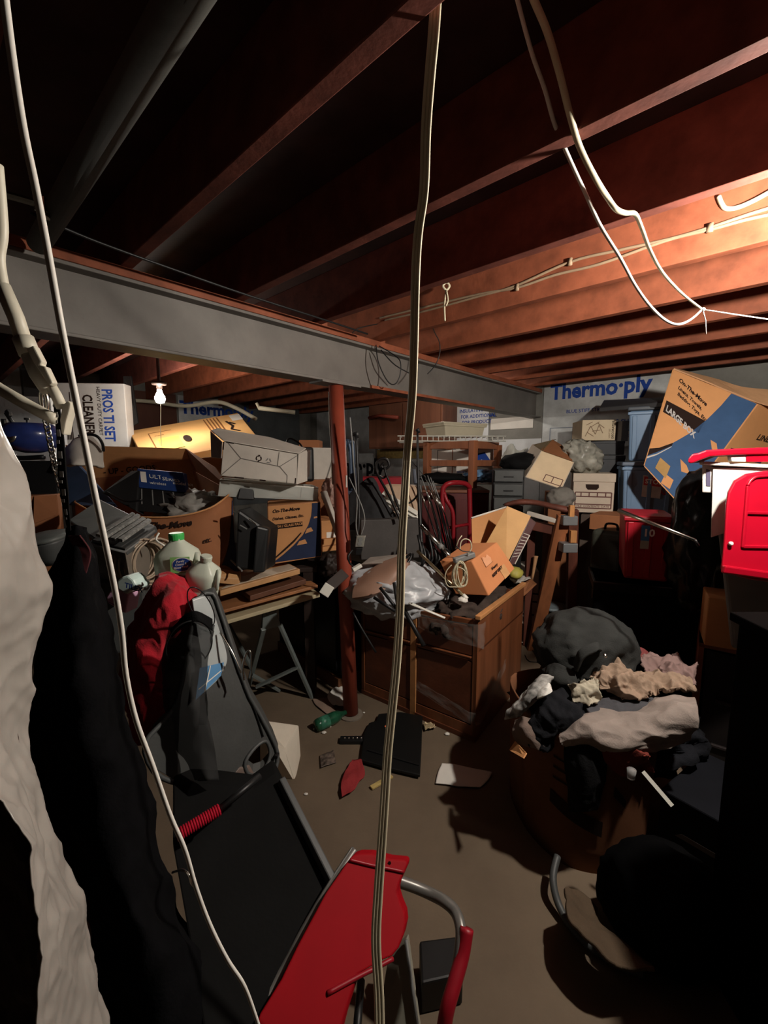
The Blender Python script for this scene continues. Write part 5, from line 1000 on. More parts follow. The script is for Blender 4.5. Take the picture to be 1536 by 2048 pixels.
# ================================================================ RIGHT SIDE, BACK ROW
t = T('drawer_unit', 'black plastic drawer unit with four drawers behind the flap carton', 'drawer unit')
f, dv = fbox(984, 3.35, 1046, 3.3, 1030, 938, .35); f.p[0].z = f.p[1].z = .0; t.part('body', solid(f, dv), BLK, bevel=.006)
hh = f.h; f.h = (f.p[3] - f.p[0]).length
for i in range(4):
    b0 = 1 - .075 * (i + 1) + .0; q = [f.at(a, b, .0) for a, b in rect(.04, b0 + .006, .96, b0 + .068)]
    d = t.part('drawer', MB().prism(q, f.n * .02), DGREY, bevel=.006); t.part('pull', MB().bar(f.at(.35, b0 + .035, .024), f.at(.65, b0 + .035, .024), .012, .008), BLK, parent=d)
single('black_bag', 'black peaked bag lying on top of the black drawer unit', 'bag', MB().lump(P(1042, 926, 3.5), (V((.16, 0, 0)), V((0, .14, 0)), V((0, 0, .075))), .2, 1.6, 3, 9.), BLKM, smooth=True)
G = patch([pr([(1005, 905, 3.9), (1020, 890, 3.9), (1036, 900, 3.9), (1056, 895, 3.9)]), pr([(1002, 930, 3.8), (1020, 925, 3.8), (1038, 930, 3.75), (1058, 930, 3.8)]), pr([(1000, 945, 3.8), (1020, 945, 3.8), (1040, 945, 3.8), (1060, 950, 3.8)])], 30, 24, .03, 7, 2.)
single('clear_bag', 'crinkled clear plastic bag glinting behind the black drawer unit', 'bag', MB().grid(G, .004), M('crinkled_film', (216, 216, 204), .2, var=.1, alpha=.6, bump=.6, bscale=20), smooth=True)
FILEC = M('file_box_card', (190, 176, 160), .75, var=.06, bump=.06, spec=.2); PRINT = M('maroon_print', (96, 62, 58), .8, var=0, bump=0)
def filebox(u0, Y0, u1, Y1, vb, vt, label, deep=.38):
    t = T('file_carton', label, 'file box', 'white file cartons'); f, dv = fbox(u0, Y0, u1, Y1, vb, vt, deep); t.part('body', solid(f, dv), FILEC, bevel=.004)
    lidf = Face(f.at(-.02, .8, .006), f.at(1.02, .8, .006), f.at(1.02, 1.02, .006), f.at(-.02, 1.02, .006)); t.part('lid', MB().prism(lidf.p, dv * 1.03), FILEC, bevel=.005)
    decal(t, f, [(.3, .74), (.62, .74), (.63, .66), (.58, .6), (.36, .6), (.31, .66)], INK, 'hand_hole', .0015)
    lines(t, f, [((.06, .53), (.94, .53)), ((.06, .42), (.94, .42)), ((.06, .22), (.94, .22)), ((.06, .12), (.94, .12)), ((.06, .12), (.06, .53)), ((.94, .12), (.94, .53)), ((.2, .42), (.2, .53)), ((.4, .42), (.4, .53)), ((.6, .42), (.6, .53)), ((.8, .42), (.8, .53))], .008, PRINT)
    text(t, f, 'FILE  CONTENTS  DATE', .1, .145, .05, PRINT, bold=.01); return t
filebox(1144, 3.3, 1226, 3.2, 1024, 948, 'white lidded file carton with a hand hole standing beside the blue totes')
t = T('file_carton', 'open white file carton tipped over behind the black drawer unit', 'file box', 'white file cartons')
f = qface((1052, 955, 3.25), (1122, 978, 3.2), (1147, 924, 3.3), (1084, 902, 3.35)); t.part('front', solid(f, f.n * -.006), M('warm_file_card', (214, 190, 156), .75, var=.05, bump=.05), bevel=.001)
dv = V((.05, .36, .06)); p = f.p
for k, q in enumerate(([p[1], p[1] + dv, p[2] + dv, p[2]], [p[0] + dv, p[0], p[3], p[3] + dv], [p[0], p[1], p[1] + dv, p[0] + dv], [p[0] + dv, p[1] + dv, p[2] + dv, p[3] + dv])): t.part('wall', slab(q, .006), FILEC if k < 3 else CARD_D)
lines(t, f, [((.45, .08), (.95, .08)), ((.45, .3), (.95, .3)), ((.45, .08), (.45, .3)), ((.95, .08), (.95, .3)), ((.68, .08), (.68, .3))], .006, PRINT)
t.part('flap', slab([p[3] + dv * .1, p[2] + dv * .1, P(1138, 900, 3.6), P(1104, 880, 3.6)], .006), CARD_D); t.part('flap', slab([p[3], p[3] + dv, P(1112, 878, 3.7), P(1098, 882, 3.5)], .006), M('olive_card', (112, 94, 66), .8))
single('brown_carton', 'plain brown carton under the tipped file carton', 'box', solid(*(lambda r: (r[0], r[1]))(fbox(1086, 3.6, 1140, 3.55, 1230, 985, .25))), CARD_D, bevel=.005)
single('grey_heap', 'crumpled grey wrapped gadget between the tipped file carton and the black boxes', 'bag', MB().lump(P(1164, 915, 3.45), (V((.13, 0, -.05)), V((0, .12, 0)), V((.03, 0, .11))), .35, 2.2, 4, 11.), M('silver_grey_bag', (150, 148, 138), .35, var=.3, scale=12, bump=.3), smooth=True)
single('felt_hat', 'grey cloth cap resting on the taped frame', 'cap', MB().lump(P(1122, 996, 3.05), (V((.09, 0, 0)), V((0, .08, 0)), V((0, 0, .075))), .15, 1.6, 4, 2.), M('grey_felt', (110, 106, 100), .9), smooth=True)
for i, (vt, vb) in enumerate(((882, 910), (911, 950))):
    f, dv = fbox(1176 - 2 * i, 3.75, 1248, 3.65, vb, vt, .35); t = T('black_carton', ('upper', 'lower')[i] + ' of the two plain black boxes under the cream patterned box', 'box', 'black boxes by the blue totes'); t.part('body', solid(f, dv), M('slate_box', (58, 60, 64), .6, var=.1), bevel=.004)
    t.part('lid', MB().prism([f.at(-.01, .8, .004), f.at(1.01, .8, .004), f.at(1.01, 1.0, .004), f.at(-.01, 1.0, .004)], dv), M('slate_box', (58, 60, 64)), bevel=.003)
f, dv = fbox(1150, 3.72, 1250, 3.6, 1200, 951, .36); single('file_carton_stack', 'tall dark carton carrying the black boxes behind the lidded file carton', 'box', solid(f, dv), M('dark_card', (78, 66, 58), .8), bevel=.004)
t = T('patterned_box', 'cream box with a sketchy flower print on top of the black boxes', 'box'); f, dv = fbox(1163, 3.7, 1230, 3.66, 881, 840, .3); t.part('body', solid(f, dv), M('cream_card', (208, 190, 160), .7, var=.05), bevel=.003)
SK = M('sepia_print', (140, 116, 94), .8, bump=0)
lines(t, f, [((.1, .2), (.25, .7)), ((.25, .7), (.4, .3)), ((.4, .3), (.5, .75)), ((.5, .75), (.62, .35)), ((.12, .75), (.3, .9)), ((.3, .45), (.55, .5)), ((.15, .4), (.35, .2)), ((.45, .85), (.66, .6)), ((.2, .6), (.5, .9))], .006, SK)
text(t, f, 'DECORATIVE', .95, .08, .1, INK, rot=90, bold=.02); text(t, f, 'LIGHT SET', .84, .1, .07, SK, rot=90, bold=.02)
# blue totes
TOTE = M('blue_tote', (112, 138, 168), .4, var=.06, scale=3, bump=.05)
def tote(u0, Y0, u1, Y1, vb, vt, deep, label, lid=True, mat=TOTE, lidm=None, cat='storage tote', name='storage_tote', group='pale blue totes', taper=.05):
    t = T(name, label, cat, group); f, dv = fbox(u0, Y0, u1, Y1, vb, vt, deep); p = f.p; lo = [p[0].lerp(p[1], taper) - f.n * taper * .4, p[1].lerp(p[0], taper) - f.n * taper * .4]; d2 = dv * (1 - .8 * taper)
    base = [lo[0], lo[1], lo[1] + d2, lo[0] + d2]; top = [p[3], p[2], p[2] + dv, p[3] + dv]
    mb = MB(); mb.add(base + top, [(3, 2, 1, 0), (4, 5, 6, 7)] + [(k, (k + 1) % 4, 4 + (k + 1) % 4, 4 + k) for k in range(4)]); t.part('body', mb, mat, bevel=.015, seg=3)
    ff = Face(lo[0], lo[1], p[2], p[3])
    for a in (.12, .5, .86): t.part('rib', MB().bar(ff.at(a, .04, .003), ff.at(a, .9, .003), .03, .012, f.n), mat, bevel=.004)
    c = sum(top, V()) / 4
    if lid: t.part('lid', MB().prism([c + (q - c) * 1.07 for q in top], UP * .03), lidm or mat, bevel=.01, seg=3)
    t.part('rim', MB().prism([c + (q - c) * 1.05 - UP * .03 for q in top], UP * .022), mat, bevel=.005)
    return t, ff
tote(1252, 3.28, 1350, 3.12, 922, 822, .40, 'upper pale blue storage tote with a dark lid, on top of another tote', lidm=M('dark_lid', (74, 80, 88), .5))
t, ff = tote(1240, 3.22, 1350, 3.08, 1040, 932, .42, 'lower pale blue storage tote with a red and white sticker', lidm=M('blue_grey_lid', (96, 108, 126), .5))
sf = Face(ff.at(.36, .45, .006), ff.at(.72, .42, .006), ff.at(.73, .80, .006), ff.at(.37, .84, .006)); st_ = decal(t, sf, rect(0, 0, 1, 1), M('sticker_white', (200, 186, 180), .5, bump=0), 'sticker'); decal(t, sf, rect(.06, .55, .94, .95), M('sticker_red', (190, 60, 60), .5, bump=0), 'sticker_band', .002, parent=st_); text(t, sf, 'STORAGE', .12, .64, .2, PAPER, bold=.03, off=.0034, parent=st_); text(t, sf, '18 GAL', .14, .2, .2, REDM, bold=.03, parent=st_)
f, dv = fbox(1228, 3.2, 1345, 3.06, 1300, 1041, .42); single('dark_crate', 'dark crate at the bottom of the blue tote stack', 'crate', solid(f, dv), BLKM, bevel=.01)
f = qface((1198, 824, 3.6), (1345, 812, 3.05), (1342, 803, 3.45), (1207, 808, 4.0)); single('dark_tray', 'flat dark tray lying across the top of the blue totes', 'tray', MB().prism(f.p, UP * .035), M('dark_tray', (62, 62, 64), .5), bevel=.006)
f, dv = fbox(1242, 3.6, 1256, 3.6, 882, 842, .2); single('grey_carton', 'narrow grey carton squeezed between the cream box and the blue tote', 'box', solid(f, dv), M('grey_card2', (128, 124, 122), .7), bevel=.003)

# big tilted moving carton
t = T('moving_carton', 'large tan and navy carton tilted over at the right, lettered LARGE BOX', 'box')
LC = M('carton_tan', (204, 146, 96), .75, var=.07, scale=4, bump=.07, bscale=90, spec=.2)
pBL, pBR, pTR = P(1289, 931, 2.85), P(1365, 1013, 2.68), P(1517, 808, 2.79); pTL = hit(1347, 739, pBL, pBR, pTR)
f = Face(pBL, pBR, pTR, pTL); t.part('front', solid(f, f.n * -.008), LC, bevel=.002)
dv = (P(1660, 850, 3.05) - pTR); fr2 = Face(pBR, pBR + dv, pTR + dv, pTR); t.part('side', solid(fr2, fr2.n * -.008), LC, bevel=.002)
bk = Face(pBL + dv, pBR + dv, pTR + dv, pTL + dv); t.part('back', solid(bk, f.n * -.008), LC); sl = Face(pBL, pBL + dv, pTL + dv, pTL); t.part('side', solid(sl, V((-.004, .004, 0))), LC); t.part('bottom', MB().prism([pBL, pBR, pBR + dv, pBL + dv], (pBL - pTL).normalized() * .008), LC)
sw = [(.70, .995), (.67, .86), (.61, .70), (.50, .52), (.34, .36), (.16, .24), (.0, .17)]
decal(t, f, [(.0, .0), (.985, .0), (.985, .995)] + sw, BLUEP, 'blue_swoosh')
decal(t, f, [(.0, .17), (.16, .24), (.34, .36), (.34, .33), (.16, .2), (.0, .1)], INK, 'printed_line', .0022); decal(t, f, [(.0, .09), (.16, .18), (.34, .325), (.34, .315), (.16, .165), (.0, .07)], WHITEC, 'printed_line', .0022)
for q in ([(.78, .56), (.86, .50), (.955, .50), (.87, .56)], [(.55, .28), (.68, .27), (.8, .23), (.66, .20)], [(.44, -.0), (.64, .02), (.62, .10), (.44, .09)]): decal(t, f, q, LC, 'printed_flag', .0024)
bar_ = Face(f.at(.03, .52, .001), f.at(.60, .52, .001), f.at(.60, .63, .001), f.at(.03, .63, .001)); pb_ = decal(t, f, rect(.03, .56, .60, .68), INK, 'printed_bar'); text(t, f, 'LARGE BOX', .06, .585, .058, M('grey_lettering', (190, 186, 184), bump=0), bold=.035, off=.003, wide=.78, parent=pb_)
for i, s_ in enumerate(('Linens, Towels,', 'Bedding, Toys, Etc.')): text(t, f, s_, .12 + .02 * i, .84 - .06 * i, .032, INK, bold=.035, shear=.2)
text(t, f, 'On-The-Move', .1, .91, .04, INK, bold=.04, shear=.2)
decal(t, fr2, rect(.0, .0, .45, .14), LC, 'print'); text(t, fr2, 'LINENS', .25, .70, .05, INK, bold=.04, rot=0); decal(t, fr2, rect(.05, .50, .5, .58), NAVY, 'printed_bar'); text(t, fr2, 'Q', .42, .85, .06, INK, bold=.05)
flp = [pTL, pTR, P(1560, 818, 2.2)]
G = patch([[pTL + V((0, 0, .004)), pTL.lerp(pTR, .5) + V((0, 0, .004)), pTR + V((0, 0, .004)), P(1640, 835, 2.68)], [pTL + V((.01, .02, .01)), P(1425, 757, 3.02), P(1500, 778, 2.9), P(1640, 785, 2.85)]], 24, 10, .004, 5, 2.)
t.part('top_flap', MB().grid(G, .008), M('flap_card', (196, 150, 110), .75, var=.06))
t.part('worn_corner', slab([P(1358, 978, 2.68), P(1366, 1014, 2.66), P(1416, 985, 2.68), P(1404, 945, 2.73)], .006), LC, bevel=.001)
t.part('tape_patch', slab([f.at(.22, .06, .004), f.at(.48, .06, .004), f.at(.46, .17, .004), f.at(.24, .17, .004)], .001), M('clear_tape', (176, 140, 90), .15, bump=.2))
# red tote & dark supports
t, ff = tote(1242, 2.35, 1345, 2.25, 1158, 1030, .38, 'dark red storage tote with a small blue sticker below the pale blue totes', lid=False, mat=REDT, group=None, taper=.06)
sf = Face(ff.at(.32, .50, .008), ff.at(.50, .50, .008), ff.at(.50, .86, .008), ff.at(.33, .86, .008)); decal(t, sf, rect(0, .35, 1, 1), M('sticker_blue', (60, 120, 170), .5, bump=0), 'sticker'); decal(t, sf, rect(0, 0, 1, .35), M('sticker_pale', (170, 176, 160), .5, bump=0), 'sticker'); text(t, sf, '10', .2, .55, .3, PAPER, bold=.03, off=.003)
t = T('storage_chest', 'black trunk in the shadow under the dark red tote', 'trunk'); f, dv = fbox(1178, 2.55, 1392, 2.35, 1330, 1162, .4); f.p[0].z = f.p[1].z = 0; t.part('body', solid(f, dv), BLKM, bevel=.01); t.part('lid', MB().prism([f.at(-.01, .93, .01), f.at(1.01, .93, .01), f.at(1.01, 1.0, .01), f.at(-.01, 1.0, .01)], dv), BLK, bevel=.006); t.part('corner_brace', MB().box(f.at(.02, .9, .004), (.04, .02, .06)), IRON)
t = T('olive_case', 'rounded dark olive case behind the taped frame', 'case'); f, dv = fbox(1176, 2.9, 1240, 2.75, 1160, 1058, .25); t.part('shell', solid(f, dv), M('olive_dark', (52, 54, 46), .6), bevel=.03, seg=4); t.part('handle', MB().tube([f.at(.3, 1.0, -.08), f.at(.35, 1.1, -.08), f.at(.65, 1.1, -.08), f.at(.7, 1.0, -.08)], .008, smooth=4), BLK, smooth=True)
f, dv = fbox(1178, 3.05, 1250, 2.9, 1058, 1028, .3); single('brown_carton', 'low brown carton edge under the lidded file carton', 'box', solid(f, dv), CARD_D, bevel=.004)
f, dv = fbox(1150, 3.25, 1235, 3.1, 1240, 1029, .35); single('dark_carton', 'dark carton beneath the lidded file carton', 'box', solid(f, dv), M('dark_card', (78, 66, 58), .8), bevel=.004)
t = T('metal_rod', 'shiny metal rod slanting out in front of the dark red tote', 'rod'); a, b_ = P(1237, 1021, 1.75), P(1390, 1080, 1.5); t.part('shaft', MB().tube([a, b_], [.009, .005], n=12), STEEL, smooth=True); t.part('end', MB().tube([b_, P(1397, 1092, 1.5)], .005), IRON, smooth=True)
f, dv = fbox(1345, 2.3, 1368, 2.25, 1170, 1038, .2); single('brown_board', 'narrow brown board standing right of the dark red tote', 'board', solid(f, dv), CARD_D, bevel=.004)
single('black_bin_bag', 'black bin bag slumped behind the grey bin', 'bag', MB().lump(P(1400, 1080, 2.2), (V((.15, 0, 0)), V((0, .12, 0)), V((0, 0, .34))), .2, 1.8, 4, 3.), M('bin_bag', (14, 14, 15), .3, bump=.4, bscale=20), smooth=True)

# grey bin with white liner and red lid
t = T('lined_bin', 'tall grey bin lined with white card at the right edge', 'bin')
Yg = 1.72
f = qface((1462, 1300, Yg), (1640, 1300, Yg - .1), (1640, 935, Yg - .05), (1420, 925, Yg)); t.part('body', solid(f, V((.29, .34, 0))), M('bin_grey', (112, 114, 112), .5, var=.1, bump=.05), bevel=.02, seg=3)
f3 = qface((1404, 985, Yg + .015), (1428, 986, Yg - .008), (1428, 935, Yg - .008), (1404, 926, Yg + .015)); t.part('liner_end', solid(f3, V((.06, .06, 0))), PAPER, bevel=.004); decal(t, f3, rect(.35, .25, .7, .85), M('lilac_label', (90, 84, 110), bump=0), 'label')
f4 = qface((1422, 1075, Yg - .012), (1500, 1050, Yg - .03), (1640, 940, Yg - .08), (1426, 935, Yg - .012)); t.part('liner', solid(f4, V((.005, .008, 0))), M('liner_white', (208, 206, 200), .5, var=.06, bump=.1), bevel=.002)
t.part('rim', MB().bar(P(1402, 926, Yg - .005), P(1650, 938, Yg - .08), .03, .014), WHITEP, bevel=.004)
t = T('bin_cover', 'red plastic lid with embossed panels leaning on the front of the grey bin', 'lid'); Yl = 1.58
lidp = [(1442, 1143), (1448, 1080), (1452, 1010), (1456, 985), (1468, 962), (1492, 948), (1530, 942), (1660, 938), (1660, 1172), (1560, 1168), (1500, 1160), (1470, 1152)]
t.part('plate', MB().prism(PL(lidp, (1442, 1143, Yl - .03), (1456, 985, Yl + .02), (1660, 1172, Yl - .06)), V((.02, .03, 0))), RED, bevel=.008, seg=3)
for (q0, q1) in (((1494, 972), (1484, 1095)), ((1490, 1025), (1660, 1030)), ((1484, 1093), (1660, 1096))): t.part('embossed_rib', MB().bar(*[p + V((0, -.003, 0)) for p in PL([q0, q1], (1442, 1143, Yl - .03), (1456, 985, Yl + .02), (1660, 1172, Yl - .06))], .012, .01, V((0, -1, 0))), RED, bevel=.003)
for a in (0,): t.part('embossed_rib', MB().tube([p + V((0, -.002, 0)) for p in PL([(1494, 972), (1504, 958), (1530, 952), (1660, 950)], (1442, 1143, Yl - .03), (1456, 985, Yl + .02), (1660, 1172, Yl - .06))], .006, smooth=4), RED, smooth=True)
t.part('white_plug', MB().lathe(PL([(1460, 1087)], (1442, 1143, Yl - .034), (1456, 985, Yl + .016), (1660, 1172, Yl - .064))[0], [(.0075, 0), (.0075, .008), (.005, .01), (0, .01)], axis=V((0, -1, .1)), n=16), WHITEP, smooth=True)
t.part('lower_lip', MB().bar(P(1445, 1138, Yl - .035), P(1660, 1168, Yl - .065), .03, .02, V((0, -1, 0))), RED, bevel=.006)
t = T('bin_cover', 'second red lid seen edge-on, lying flat on top of the grey bin', 'lid'); Yt = 1.66
rim_ = [(1376, 917), (1384, 908), (1396, 906), (1412, 900), (1470, 897), (1660, 890), (1660, 905), (1470, 910), (1420, 913), (1398, 921), (1384, 927), (1376, 926)]
t.part('edge', MB().prism([P(u, v, Yt) for u, v in rim_], V((.25, .3, .0))), RED, bevel=.006)
t.part('skirt', MB().prism([P(u, v, Yt + .01) for u, v in [(1492, 906), (1660, 902), (1660, 924), (1492, 924)]], V((.03, .02, 0))), RED, bevel=.003)
t.part('white_wedge', MB().prism([P(u, v, Yt + .012) for u, v in [(1462, 913), (1492, 911), (1492, 924), (1464, 923)]], V((.0, .02, 0))), WHITEP, bevel=.002)
# tall case below
t = T('open_cupboard', 'tall dark cupboard with a wooden front edge standing at the right', 'cupboard')
CW = wood('case_wood', (122, 72, 54), .55, .25, 'z', 8)
a, b_ = P(1392, 1300, 1.45), None; pa = Z(1388, 1585, 0); pa = V((1.44, 1.88, 0)); zt_ = P(1400, 1285, 1.88).z
right = V((.62, -.46, 0)); deep = V((.28, .38, 0))
t.part('side_panel', MB().prism([pa, pa + deep, pa + deep + UP * zt_, pa + UP * zt_], right.normalized() * .022), CW, bevel=.002)
t.part('top', MB().prism([pa + UP * zt_, pa + right + UP * zt_, pa + right + deep + UP * zt_, pa + deep + UP * zt_], UP * -.02), CW, bevel=.002)
t.part('back', MB().prism([pa + deep, pa + right + deep, pa + right + deep + UP * zt_, pa + deep + UP * zt_], deep.normalized() * -.01), BLKM)
t.part('door', MB().prism([pa + right * .04 + UP * .02, pa + right + UP * .02, pa + right + UP * (zt_ - .03), pa + right * .04 + UP * (zt_ - .03)], deep.normalized() * .015), M('black_brown_panel', (22, 18, 18), .5, var=.2), bevel=.003)
for k in (.3, .62): t.part('shelf_line', MB().bar(pa + right * .1 + UP * zt_ * k - deep * .01, pa + right + UP * zt_ * k - deep * .01, .02, .012), M('shelf_dark', (38, 32, 32), .5), bevel=.002)
f, dv = fbox(1408, 1.86, 1475, 1.80, 1290, 1195, .2); single('brown_carton', 'tan carton under the left side of the grey bin on the cupboard', 'box', solid(f, dv), CARD, bevel=.005)

# ================================================================ CLOTHES HEAP ON A CARTON
t = T('moving_carton', 'brown moving carton overflowing with clothes on the floor at right', 'box')
b0, b1 = Z(1130, 1712, 0), Z(1258, 1648, 0); bh = .52
cl = [V((.56, 1.62, 0)), V((.66, 1.42, 0)), V((.86, 1.38, 0)), V((1.02, 1.5, 0)), V((.92, 1.9, 0)), V((.6, 1.88, 0))]
mid = crom(cl, 6, True); cen = sum(mid, V()) / len(mid)
G = [[cen + (q - cen) * (.93 + .07 * k / 6) + UP * (bh * k / 6) for q in mid + [mid[0]]] for k in range(7)][::-1]
t.part('walls', MB().grid(G, .006), M('worn_brown_card', (112, 74, 52), .85, var=.15, scale=4, bump=.1, spec=.1), smooth=True)
def onwall(a, b, off):                                    # a along the near side (0..1), b from the foot up
    x = 3 + a * 12; i = int(x); q = mid[i].lerp(mid[i + 1], x - i); q = cen + (q - cen) * (.93 + .07 * b); n = (q - cen); n.z = 0; return q + n.normalized() * off + UP * (bh * b)
def strip(lo, hi, m, name, n=14, off=.004):
    mb = MB()
    for i in range(n):
        a0, a1 = lo[0][0] + (lo[1][0] - lo[0][0]) * i / n, lo[0][0] + (lo[1][0] - lo[0][0]) * (i + 1) / n
        l0, l1 = [lo[0][1] + (lo[1][1] - lo[0][1]) * k / n for k in (i, i + 1)]; h0, h1 = [hi[0] + (hi[1] - hi[0]) * k / n for k in (i, i + 1)]
        mb.prism([onwall(a0, l0, off), onwall(a1, l1, off), onwall(a1, h1, off), onwall(a0, h0, off)], V((0, -.0006, 0)))
    t.part(name, mb, m)
for i in range(3): strip(((.12, .80 - .08 * i), (.42, .78 - .08 * i)), (.815 - .08 * i, .795 - .08 * i), INK, 'printed_line')
strip(((.1, .44), (.55, .30)), (.54, .42), INK, 'dark_swoosh')
strip(((.62, .62), (.74, .52)), (.70, .58), INK, 'printed_line')
t.part('torn_flap', slab([P(1018, 1500, 1.5), P(1030, 1482, 1.5), P(1052, 1506, 1.42), P(1046, 1516, 1.4)], .005), CARD)
def garment(name, label, rows, m, amp=.014, freq=8, seed=1., th=.01, nu=50, nv=40, st=(1, 1, 1)): return single(name, label, 'clothing', MB().grid(patch([pr(r) for r in rows], nu, nv, amp, freq, seed, st), th), m, smooth=True)
KNIT = lambda n, c: M(n, c, .9, var=.1, scale=14, bump=.4, bscale=180, spec=.15)
single('clothes_core', 'dark bundled laundry filling the middle of the clothes heap', 'clothing', MB().lump(V((.97, 1.8, .36)), (V((.33, -.08, 0)), V((.05, .27, 0)), V((0, 0, .16))), .2, 1.8, 5, 2.), KNIT('navy_laundry', (26, 27, 32)), smooth=True)
t = T('black_jacket', 'black jacket with a snap button heaped on top of the clothes', 'jacket')
t.part('body', MB().lump(P(1168, 1292, 1.85), (V((.2, 0, -.02)), V((0, .2, 0)), V((.04, 0, .15))), .12, 1.5, 5, 14.), KNIT('black_denim', (50, 51, 50)), smooth=True)
t.part('collar', MB().grid(patch([pr([(1146, 1330, 1.66), (1158, 1300, 1.63), (1192, 1284, 1.64), (1200, 1290, 1.66)]), pr([(1150, 1342, 1.62), (1165, 1318, 1.6), (1195, 1300, 1.6), (1205, 1302, 1.64)])], 24, 10, .004, 9, 3.), .012), KNIT('black_denim', (50, 51, 50)), smooth=True)
t.part('snap_button', MB().lathe(P(1210, 1311, 1.62), [(.008, 0), (.008, .004), (.004, .006), (0, .006)], axis=V((-.1, -1, .5)), n=14), STEEL, smooth=True)
t.part('sleeve', MB().grid(patch([pr([(1088, 1340, 1.75), (1110, 1325, 1.7), (1150, 1345, 1.64)]), pr([(1092, 1365, 1.7), (1115, 1358, 1.64), (1160, 1372, 1.6)]), pr([(1130, 1395, 1.64), (1150, 1388, 1.6), (1180, 1365, 1.6)])], 30, 24, .012, 8, 6.), .03), KNIT('black_denim', (50, 51, 50)), smooth=True)
garment('white_shirt', 'small white crumpled shirt in the middle of the heap below the jacket', [[(1142, 1378, 1.58), (1160, 1364, 1.58), (1188, 1362, 1.6)], [(1144, 1392, 1.54), (1168, 1386, 1.52), (1196, 1378, 1.55)], [(1165, 1408, 1.53), (1180, 1404, 1.52), (1194, 1398, 1.54)]], KNIT('cream_shirt', (176, 168, 150)), .024, 16, 3.)
garment('beige_blouse', 'beige wrinkled blouse spread right of the white shirt on the heap', [[(1180, 1350, 1.66), (1235, 1328, 1.68), (1290, 1345, 1.66), (1385, 1355, 1.6)], [(1190, 1368, 1.6), (1240, 1358, 1.58), (1300, 1372, 1.57), (1388, 1372, 1.54)], [(1215, 1385, 1.57), (1262, 1400, 1.53), (1310, 1388, 1.54), (1380, 1380, 1.53)]], KNIT('beige_blouse', (150, 128, 110)), .034, 13, 4., nu=110, nv=60)
garment('pink_top', 'pinkish grey top rumpled at the back right of the heap', [[(1280, 1320, 1.8), (1330, 1312, 1.8), (1392, 1330, 1.72)], [(1290, 1340, 1.7), (1335, 1330, 1.68), (1392, 1348, 1.64)], [(1310, 1358, 1.64), (1350, 1352, 1.62), (1392, 1366, 1.6)]], KNIT('pink_grey', (134, 110, 106)), .034, 12, 7.)
garment('dusty_pink_cloth', 'small dull red cloth peeping out behind the jacket', [[(1262, 1312, 1.85), (1280, 1298, 1.86), (1296, 1306, 1.84)], [(1266, 1330, 1.76), (1282, 1320, 1.76), (1300, 1328, 1.76)]], KNIT('dull_red', (120, 62, 62)), .012, 9, 3.)
garment('grey_fleece', 'large pale grey fleece draped over the front of the heap', [[(1120, 1452, 1.47), (1180, 1428, 1.5), (1260, 1418, 1.54), (1330, 1400, 1.52), (1390, 1395, 1.46)], [(1116, 1470, 1.42), (1180, 1452, 1.40), (1260, 1445, 1.41), (1335, 1425, 1.40), (1394, 1420, 1.4)], [(1122, 1488, 1.40), (1190, 1480, 1.36), (1265, 1485, 1.35), (1335, 1465, 1.36), (1388, 1448, 1.38)], [(1134, 1496, 1.42), (1200, 1500, 1.38), (1275, 1508, 1.36), (1330, 1500, 1.37), (1375, 1475, 1.39)]], KNIT('pale_fleece', (142, 130, 123)), .020, 7, 5., th=.02, nu=110, nv=60, st=(.6, 1, 1.4))
garment('dark_grey_tee', 'dark grey tee shirt between the beige blouse and the pale fleece', [[(1170, 1405, 1.56), (1230, 1395, 1.57), (1310, 1390, 1.58)], [(1175, 1422, 1.5), (1240, 1420, 1.5), (1320, 1402, 1.52)], [(1190, 1435, 1.48), (1250, 1432, 1.49), (1320, 1415, 1.5)]], KNIT('dark_grey_tee', (74, 74, 78)), .012, 8, 9.)
garment('black_sweater', 'black sweater bunched at the left of the heap', [[(1060, 1405, 1.6), (1110, 1385, 1.58), (1160, 1398, 1.56)], [(1062, 1440, 1.53), (1112, 1425, 1.47), (1164, 1430, 1.48)], [(1058, 1475, 1.5), (1112, 1470, 1.43), (1160, 1462, 1.45)], [(1075, 1496, 1.5), (1112, 1494, 1.46), (1140, 1488, 1.47)]], KNIT('black_sweater', (24, 25, 29)), .03, 10, 2., th=.02)
garment('black_trousers', 'black trousers hanging down over the front of the carton', [[(1130, 1478, 1.43), (1170, 1482, 1.39), (1215, 1486, 1.38)], [(1128, 1530, 1.40), (1170, 1530, 1.35), (1212, 1535, 1.37)], [(1136, 1580, 1.39), (1168, 1580, 1.35), (1206, 1580, 1.37)], [(1138, 1622, 1.39), (1160, 1624, 1.36), (1194, 1620, 1.37)]], KNIT('black_cotton', (16, 16, 18)), .01, 7, 2.)
garment('striped_scarf', 'black and white scarf trailing off the left edge of the heap', [[(1062, 1370, 1.68), (1085, 1352, 1.68), (1110, 1352, 1.66)], [(1040, 1400, 1.62), (1062, 1385, 1.58), (1088, 1380, 1.58)], [(1018, 1425, 1.6), (1040, 1412, 1.56), (1062, 1410, 1.56)], [(1012, 1440, 1.6), (1024, 1436, 1.58), (1040, 1436, 1.57)]], M('bw_scarf', (170, 168, 164), .9, var=.9, scale=11, bump=.3), .014, 10, 3.)
garment('white_sock', 'crisp white scrap of cloth at the left of the heap beside the black sweater', [[(1078, 1382, 1.54), (1096, 1366, 1.54), (1102, 1374, 1.54)], [(1074, 1398, 1.52), (1090, 1392, 1.5), (1104, 1384, 1.52)]], KNIT('bright_white', (224, 222, 216)), .006, 12, 3., th=.006)
